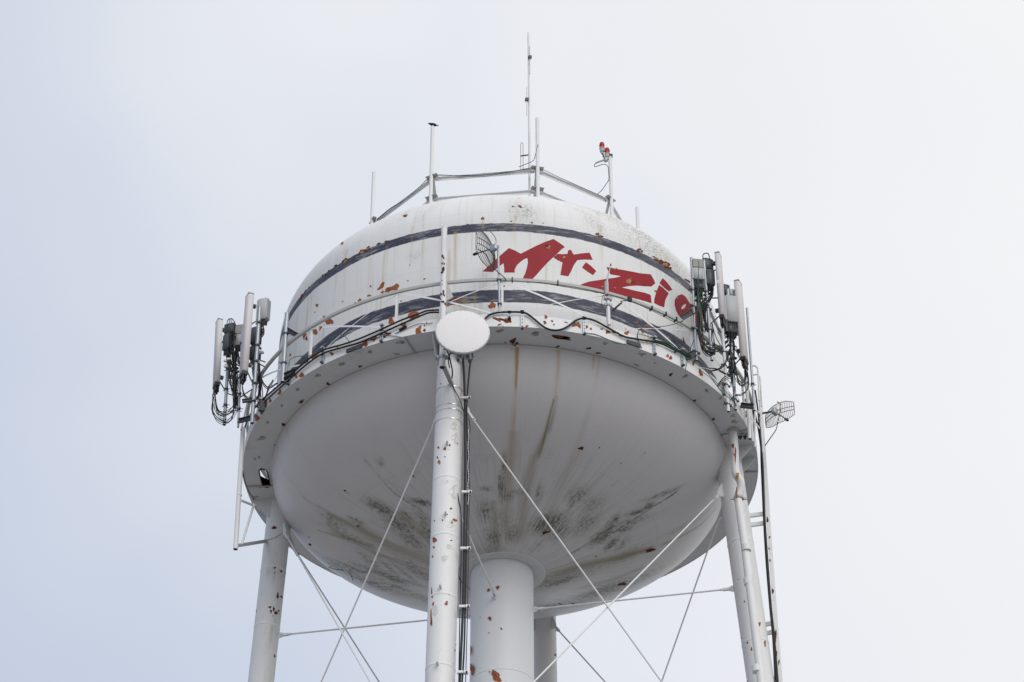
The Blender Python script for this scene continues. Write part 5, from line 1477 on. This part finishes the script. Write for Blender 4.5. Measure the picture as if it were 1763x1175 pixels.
R1 = [(835, 549), (842, 543), (850, 540), (862, 538), (880, 537.5), (898, 538), (908, 541), (920, 550), (933, 561), (944, 567), (955, 569), (967, 567.5), (978, 562), (990, 553), (1000, 549), (1012, 549), (1025, 553), (1040, 561), (1058, 571), (1075, 580), (1095, 584), (1115, 587), (1130, 589)]
edge_cable(R1, .026, 7.06, 'cable', 'thick black cable draped in waves along the balcony under the red lettering')
edge_cable([(1128, 588), (1142, 592), (1158, 600), (1172, 607), (1190, 616)], .045, 7.05, 'black', 'thick taped cable bundle on the balcony edge before the antennas')
for i, dd in enumerate(((0, 0), (2, -3), (-2, 3))):
    edge_cable([(1120 + dd[0], 580 + dd[1]), (1135, 585 + dd[1]), (1150 + dd[0], 592 + dd[1]), (1165, 602 + dd[1]), (1180 + dd[0], 610 + dd[1]), (1198, 622 + dd[1])], .011, 7.08, 'green', 'green earth wire tangled with the taped bundle', 'green earth wires')
edge_cable([(1105, 600), (1097, 580), (1104, 566), (1125, 563.5), (1150, 561), (1170, 555), (1180, 549)], .011, 7.04, 'green', 'green earth wire looping from the balcony edge up to the channel arm', 'green earth wires')
edge_cable([(1100, 590), (1098, 576), (1110, 578), (1128, 584)], .010, 7.05, 'green', 'short green earth wire beside the perforated box', 'green earth wires')
edge_cable([(508, 636), (530, 617), (550, 605), (567, 590), (580, 578), (590, 577), (598, 584), (602, 592)], .010, 7.03, 'green', 'green earth wire rising over the double cables near the bare pipe', 'green earth wires')
edge_cable([(497, 630), (500, 619), (512, 614), (530, 613), (545, 608)], .009, 7.03, 'green', 'thin green earth wire bowed beside the bare galvanized pipe', 'green earth wires')
edge_cable([(1180, 640), (1183, 622), (1186, 608), (1192, 592), (1200, 576)], .009, 7.04, 'green', 'thin green earth wire rising across the white shell to the bluish pipe', 'green earth wires')
edge_cable([(1008, 574), (1025, 576), (1045, 584), (1060, 591), (1078, 593)], .009, 7.02, 'green', 'thin dark green wire under the fascia edge', 'green earth wires')
edge_cable([(745, 556), (735, 558), (720, 558), (700, 566), (690, 570), (680, 575)], .008, 7.03, 'cable', 'thin grey wire looping beside the round dish on the fascia')
edge_cable([(700, 562), (692, 566), (687, 569)], .03, 7.04, 'black', 'short black connector hanging on the fascia between rust patches')
edge_cable([(628, 589), (640, 585), (655, 580), (668, 578), (690, 581)], .010, 7.03, 'steel_dark', 'dark conduit end running along the fascia to the cable clip')
# galvanized clips on the fascia
clipm = None
clips = [((658, 561), (657, 589), 'first clip of the double cables from the round dish'), ((557, 600), (555, 625), 'clip under the bend of the double cables'), ((498, 640), (497, 662), 'clip behind the foot of the bare pipe'), ((452, 688), (449, 706), 'clip at the outer end of the double cables'),
         ((879, 537), (877, 548), 'small clip beside the grid dish pole'), ((895, 536), (899, 566), 'long clip on the first crest of the wavy cable'), ((1002, 547), (1006, 576), 'long clip on the second crest of the wavy cable'), ((1124, 582), (1127, 611), 'clip where the wavy cable meets the taped bundle'),
         ((1172, 603), (1175, 630), 'clip at the end of the taped bundle'), ((1245, 662), (1246, 680), 'clip under the fanned out cables'), ((863, 484), (866, 540), '')][:10]
for (a, b, what) in clips:
    P0 = cyl(b[0], b[1], 7.03); P1 = np.array([P0[0], P0[1], pl(a[0], a[1], P0[1])[2]])
    az = math.atan2(P0[0], -P0[1])
    o = empty('cable_clip', P0, 'galvanized slotted ' + what, 'cable clip', 'cable clips on the balcony edge')
    c = (P0 + P1)/2; h = (P1[2] - P0[2])/2
    obj('strut_channel', MB().box(c, .038, .016, h, az), M['steel'], o, smooth=False)
    s_ = MB(); d_ = np.array([math.sin(az), -math.cos(az), 0])
    for q in np.linspace(-.75, .75, 5): s_.box(c + d_*.017 + [0, 0, q*h], .010, .002, h*.09, az)
    obj('slot', s_, M['black'], o, smooth=False)
    obj('saddle', MB().box(P1 + d_*.03, .045, .045, .02, az).tube(P1 + d_*.04 - [0, 0, .03], P1 + d_*.04 + [0, 0, .05], .016, 6), M['steel'], o, smooth=False)
    obj('foot', MB().box(P0 + d_*.02, .03, .05, .02, az), M['steel_dark'], o, smooth=False)
for (x_, y_, w_, h_, what) in ((610, 600, 28, 9, 'perforated grey cable bracket on the fascia below the double cables'), (1091, 592, 24, 10, 'perforated grey cable bracket on the fascia at the end of the wavy cable'), (452, 700, 0, 0, '')):
    if not what: continue
    P = cyl(x_, y_, 7.04); az = math.atan2(P[0], -P[1])
    o = empty('perforated_bracket', P, what, 'bracket', 'perforated brackets')
    wd_ = w_ / 69.0 / 2 / math.cos(az); d_ = np.array([math.sin(az), -math.cos(az), 0]); t_ = np.array([math.cos(az), math.sin(az), 0])
    obj('plate', MB().box(P, wd_, .02, .055, az), M['steel_dark'], o, smooth=False)
    s_ = MB()
    for i in range(6):
        for j in (-1, 1): s_.box(P + d_*.021 + t_*wd_*(-.8 + .32*i) + [0, 0, j*.022], .016, .002, .010, az)
    obj('slot', s_, M['black'], o, smooth=False)
P = cyl(451, 700, 7.12); o = empty('junction_box', P, 'dull grey junction box with rounded corners at the balcony edge near the outer antennas', 'junction box')
obj('housing', MB().box(P, .06, .07, .17, rad(-66), bev=.02), M['steel_dark'], o); obj('gland', MB().tube(P - [0, 0, .17], P - [0, 0, .24], .03, 8), M['black'], o)

# cables down the front leg
def legy(y_): return 0
def leg_line(pts, dy=-.30):
    out_ = []
    for (x_, y_) in pts:
        z = pl(x_, y_, -6.2)[2] - ZB
        c = leg_c(0, z)
        out_.append(pl(x_, y_, c[1] + dy))
    return out_
GL = 'cables down the front leg'
cable(leg_line([(797, 618), (799, 650), (800, 690), (800.5, 740), (801, 800), (800, 870), (799, 945), (797, 1045), (794, 1120), (791, 1185), (789, 1230)]), .034, 'cable', 'thickest black cable running down beside the chipped front leg', GL, 'leg_cable')
cable(leg_line([(812, 612), (808, 640), (804, 690), (804, 730), (805.5, 800), (804.5, 870), (803, 945), (801, 1045), (799, 1120), (795, 1185), (793, 1230)]), .024, 'cable', 'black cable from the round dish, outer one on the front leg', GL, 'leg_cable')
cable(leg_line([(807, 720), (809.5, 738), (808, 760), (808, 848), (806.5, 945), (805, 1045), (802, 1160), (800, 1230)]), .012, 'cable', 'thin black wire bowed out beside the front leg cables', GL, 'leg_cable')
cable(leg_line([(788, 850), (794.5, 900), (793, 1000), (791, 1100), (789, 1230)], -.2), .014, 'cable', 'thin black wire pressed against the front leg', GL, 'leg_cable')
cable(leg_line([(778, 655), (781, 668), (787, 680), (793, 692), (798, 708), (800, 716)], -.36), .013, 'cable', 'thin black wire crossing the leg top from the strut plate', GL, 'leg_cable')
cable([pl(768, 600, -7.3), pl(773, 612, -7.3), pl(776, 625, -7.25), pl(779, 640, -7.2), pl(778, 652, -7.1)], .018, 'cable', 'black cable with connectors looping behind the mast foot', GL, 'leg_cable')
cable([pl(784, 602, -7.3), pl(776, 608, -7.3), pl(772, 620, -7.3), pl(774, 634, -7.25)], .016, 'steel_dark', 'grey flexible conduit curling from under the round dish', GL, 'leg_cable')
for (x_, y_, what) in ((803, 686, 'below the brace plate'), (805, 848, 'level with the first weld'), (803, 945, 'level with the second weld'), (801, 1045, 'level with the column top'), (798, 1158, 'lowest on the leg')):
    P = leg_line([(x_, y_)], -.34)[0]
    o = empty('leg_clamp', P, 'white cable clamp on the front leg cables, ' + what, 'cable clamp', 'clamps of the front leg cables')
    obj('jaw', MB().box(P + [-.075, .0, 0], .07, .045, .028), M['tape'], o, smooth=False)
    obj('jaw', MB().box(P + [.055, .0, .0], .05, .05, .034), M['tape'], o, smooth=False)
    obj('bolt', MB().tube(P + [.07, -.06, -.05], P + [.07, -.06, .0], .02, 8), M['black'], o)
chain = MB()
for i in range(26):
    q = leg_line([(806.5 + .8*math.sin(i*.9) - i*.02, 742 + i * 5.0)], -.37)[0]
    chain.tube(q + [0, 0, .035], q - [0, 0, .035], .009, 5)
o = obj('safety_chain', chain, M['band']); tag(o, 'thin silvery twisted wire hanging beside the front leg cables', 'wire')

# white pipe bracket under the outer balcony edge
bp, bpb, bpt = pipe_thing('bracket_pipe', 'long white pipe held out below the balcony by a triangular strut frame', 'pipe bracket', 418.5, 738, 405.5, 946, 7.20, .062, M['white_clean'])
y0 = bpb[1]
obj('lower_arm', MB().tube(pl(407, 940, y0), hit(458, 932, F_leg(-1)), .048, 12), M['rail'], bp)
obj('diagonal', MB().tube(pl(416, 938, y0 + .1), pl(437, 869, y0 + 1.0), .034, 10), M['white_clean'], bp)
obj('upper_arm', MB().tube(pl(415, 862, y0), pl(435, 870, y0 + 1.0), .034, 10), M['white_clean'], bp)
obj('collar', MB().lathe(pl(412, 853, y0), (0, 0, 1), [(.062, -.02), (.070, -.02), (.070, .02), (.062, .02)], 14), M['white_clean'], bp)
lz = hit(474, 927, F_leg(-1))
obj('leg_strap', MB().path([hit(x_, y_, F_leg(-1)) + grad(hit(x_, y_, F_leg(-1)), F_leg(-1)) * .012 for (x_, y_) in ((459, 931), (466, 929), (474, 926), (482, 921), (489, 916))], .012, 6), M['rail'], bp)

# ------------------------------------------------------------------ cable ladder and grid dish on the eastern leg
yl = leg_c(1, -4)[1] - .1
lt = [(1309, 690), (1315, 775), (1320, 850), (1326, 940), (1333.5, 1040), (1344, 1175), (1349, 1235)]
def lad(dx, dy, i): return pl(lt[i][0] + dx, lt[i][1], yl + dy)
ladr = empty('cable_ladder', pl(1341, 1175, yl), 'white rust flecked steel cable ladder running down outside the tower leg', 'ladder')
for dy, nm in ((0, 0), (.42, 1)):
    pr = [lad(0, dy, i) for i in range(len(lt))]
    for i in range(len(pr) - 1):
        A, B = Vector(pr[i]), Vector(pr[i+1]); u = (B - A)/2
        obj('side_rail', MB().obox((A + B)/2, u * 1.0, Vector((.052, 0, 0)), Vector((0, .008, 0))), M['scuffed'], ladr, smooth=False)
A0_, A1_ = Vector(lad(0, 0, 0)), Vector(lad(0, 0, len(lt) - 1))
nr = 26
for i in range(nr):
    t = (i + .5) / nr * (len(lt) - 1); j = min(int(t), len(lt) - 2); f = t - j
    p = lad(0, .01, j) * (1 - f) + lad(0, .01, j + 1) * f
    obj('rung', MB().tube(p, p + [0, .40, 0], .012, 6), M['white_clean'], ladr)
for (x_, y_) in ((1316, 885), (1317, 901), (1330, 1073), (1331.5, 1088), (1341, 1167)):
    A = Vector(pl(x_, y_, yl + .05)); zz = A.z - ZB; c = Vector(leg_c(1, zz)); B = Vector((c.x + LEG_R * .9, A.y + .1, A.z))
    u = (B - A)/2
    obj('standoff', MB().obox((A + B)/2, u, Vector((0, .03, 0)), Vector((0, 0, .055))), M['white_clean'], ladr, smooth=False)
def F_lad(P):
    return np.where(np.abs(P[..., 1] - yl) < .02, -1.0, np.where(P[..., 1] > yl, -1.0, 1.0))
patches('rust_patches', [(1321, 895, 3, 8, 0), (1330, 1018, 3, 8, 5), (1335, 1095, 3.5, 20, 5), (1324, 945, 2.5, 3), (1325, 925, 2, 3), (1337, 1125, 2, 8), (1341, 1140, 1.5, 8), (1326, 965, 2, 3), (1313, 800, 2, 5), (1308, 716, 2.5, 6), (1309, 722, 2, 4)], F_lad, M['rust_dark'], ladr, off=.012)
GC = 'cables on the cable ladder'
def ladc(pts, r, dy, label, m='cable'): cable([pl(x_, y_, yl + dy) for (x_, y_) in pts], r, m, label, GC, 'ladder_cable')
ladc([(1282, 688), (1295, 705), (1304, 730), (1309, 760), (1313, 800), (1315, 850), (1317, 900), (1321, 960), (1327, 1040), (1333, 1100), (1339, 1175), (1344, 1235)], .030, -.10, 'thick black cable on the ladder, coming over from the outer panel antennas')
ladc([(1300, 672), (1304, 700), (1308, 740), (1312, 790), (1314, 850), (1316, 900), (1320, 960), (1325.5, 1040), (1331, 1100), (1337, 1175), (1342, 1235)], .024, -.12, 'thick black cable dropping straight down the ladder')
ladc([(1309, 735), (1310, 790), (1312.5, 850), (1315, 905), (1319, 970), (1325, 1045), (1331, 1110), (1337, 1235)], .016, -.08, 'thin black cable at the inner side of the ladder')
ladc([(1292, 690), (1300, 712), (1306, 742)], .018, -.15, 'short black cable bending onto the ladder top')
# hooped guard at the ladder head
hg = empty('ladder_guard', pl(1302, 690, -2.4), 'white hooped hand guard above the ladder head', 'guard rail')
obj('hoop', MB().path(pathpts([pl(1293, 632, -2.6), pl(1299, 630, -2.6), pl(1303, 633, -2.6), pl(1305, 640, -2.6), pl(1307, 690, -2.6)], 5), .024, 8), M['white_clean'], hg)
obj('hoop', MB().path(pathpts([pl(1295, 646, -2.2), pl(1303, 645, -2.2), pl(1307, 648, -2.2), pl(1309, 655, -2.2), pl(1311, 700, -2.2)], 5), .024, 8), M['white_clean'], hg)
obj('flat_bar', MB().tube(pl(1310, 665, -2.3), pl(1312, 700, -2.3), .014, 6), M['white_clean'], hg)
for (xa, ya_, xb, yb_) in ((1288, 700, 1309, 712), (1290, 716, 1308, 738), (1300, 690, 1300, 770), (1293, 700, 1296, 760), (1308, 690, 1314, 780)):
    obj('guard_bar', MB().tube(pl(xa, ya_, -2.5), pl(xb, yb_, -2.5), .022, 8), M['white_clean'], hg)
mb = MB()
g2, g2c, g2D = grid_dish('grid_dish', 'brown wire grid dish standing out against the sky beside the cable ladder', pl(1337, 711, -2.6), rad(137), .95, .62, .45, M['rod_rust'], 1, None, 21, r=.0075)
obj('stub_arm', MB().tube(Vector(g2c) - g2D * .10, pl(1313, 712, -2.45), .028, 8), M['steel_dark'], g2)
cable([pl(1338, 692, -2.65), pl(1344, 697, -2.55), pl(1343, 710, -2.5), pl(1339, 727, -2.55), pl(1336, 740, -2.6), pl(1326, 755, -2.7), pl(1317, 768, -2.6)], .013, 'cable', 'black cable hanging from the brown grid dish to the ladder', GC)
dr = empty('downtilt_hardware', pl(1277, 752, -2.9), 'tangle of bolts and fittings under the balcony plate by the overflow pipe', 'fitting')
random.seed(5)
for i in range(5):
    p = floor_at(1270 + i*4.2, 748 + (i % 2)*5, ZB - .03)
    obj('fitting', MB().box(p, .04, .04, .03, i * .5).tube(p, p - [0, 0, .08], .016, 6), M['steel_dark'] if i % 2 else M['steel'], dr, smooth=False)
# thin conduit at the bowl edge on the far side
cable([hit(600, 985, F_bowl) if hit(600, 985, F_bowl) is not None else pl(600, 985, 0), pl(575, 980, 2.0), pl(562, 976, 3.0)][::-1] + [pl(608, 1000, 0.5)], .010, 'cable', 'thin wire drooping under the far balcony edge', 'cables along the balcony')
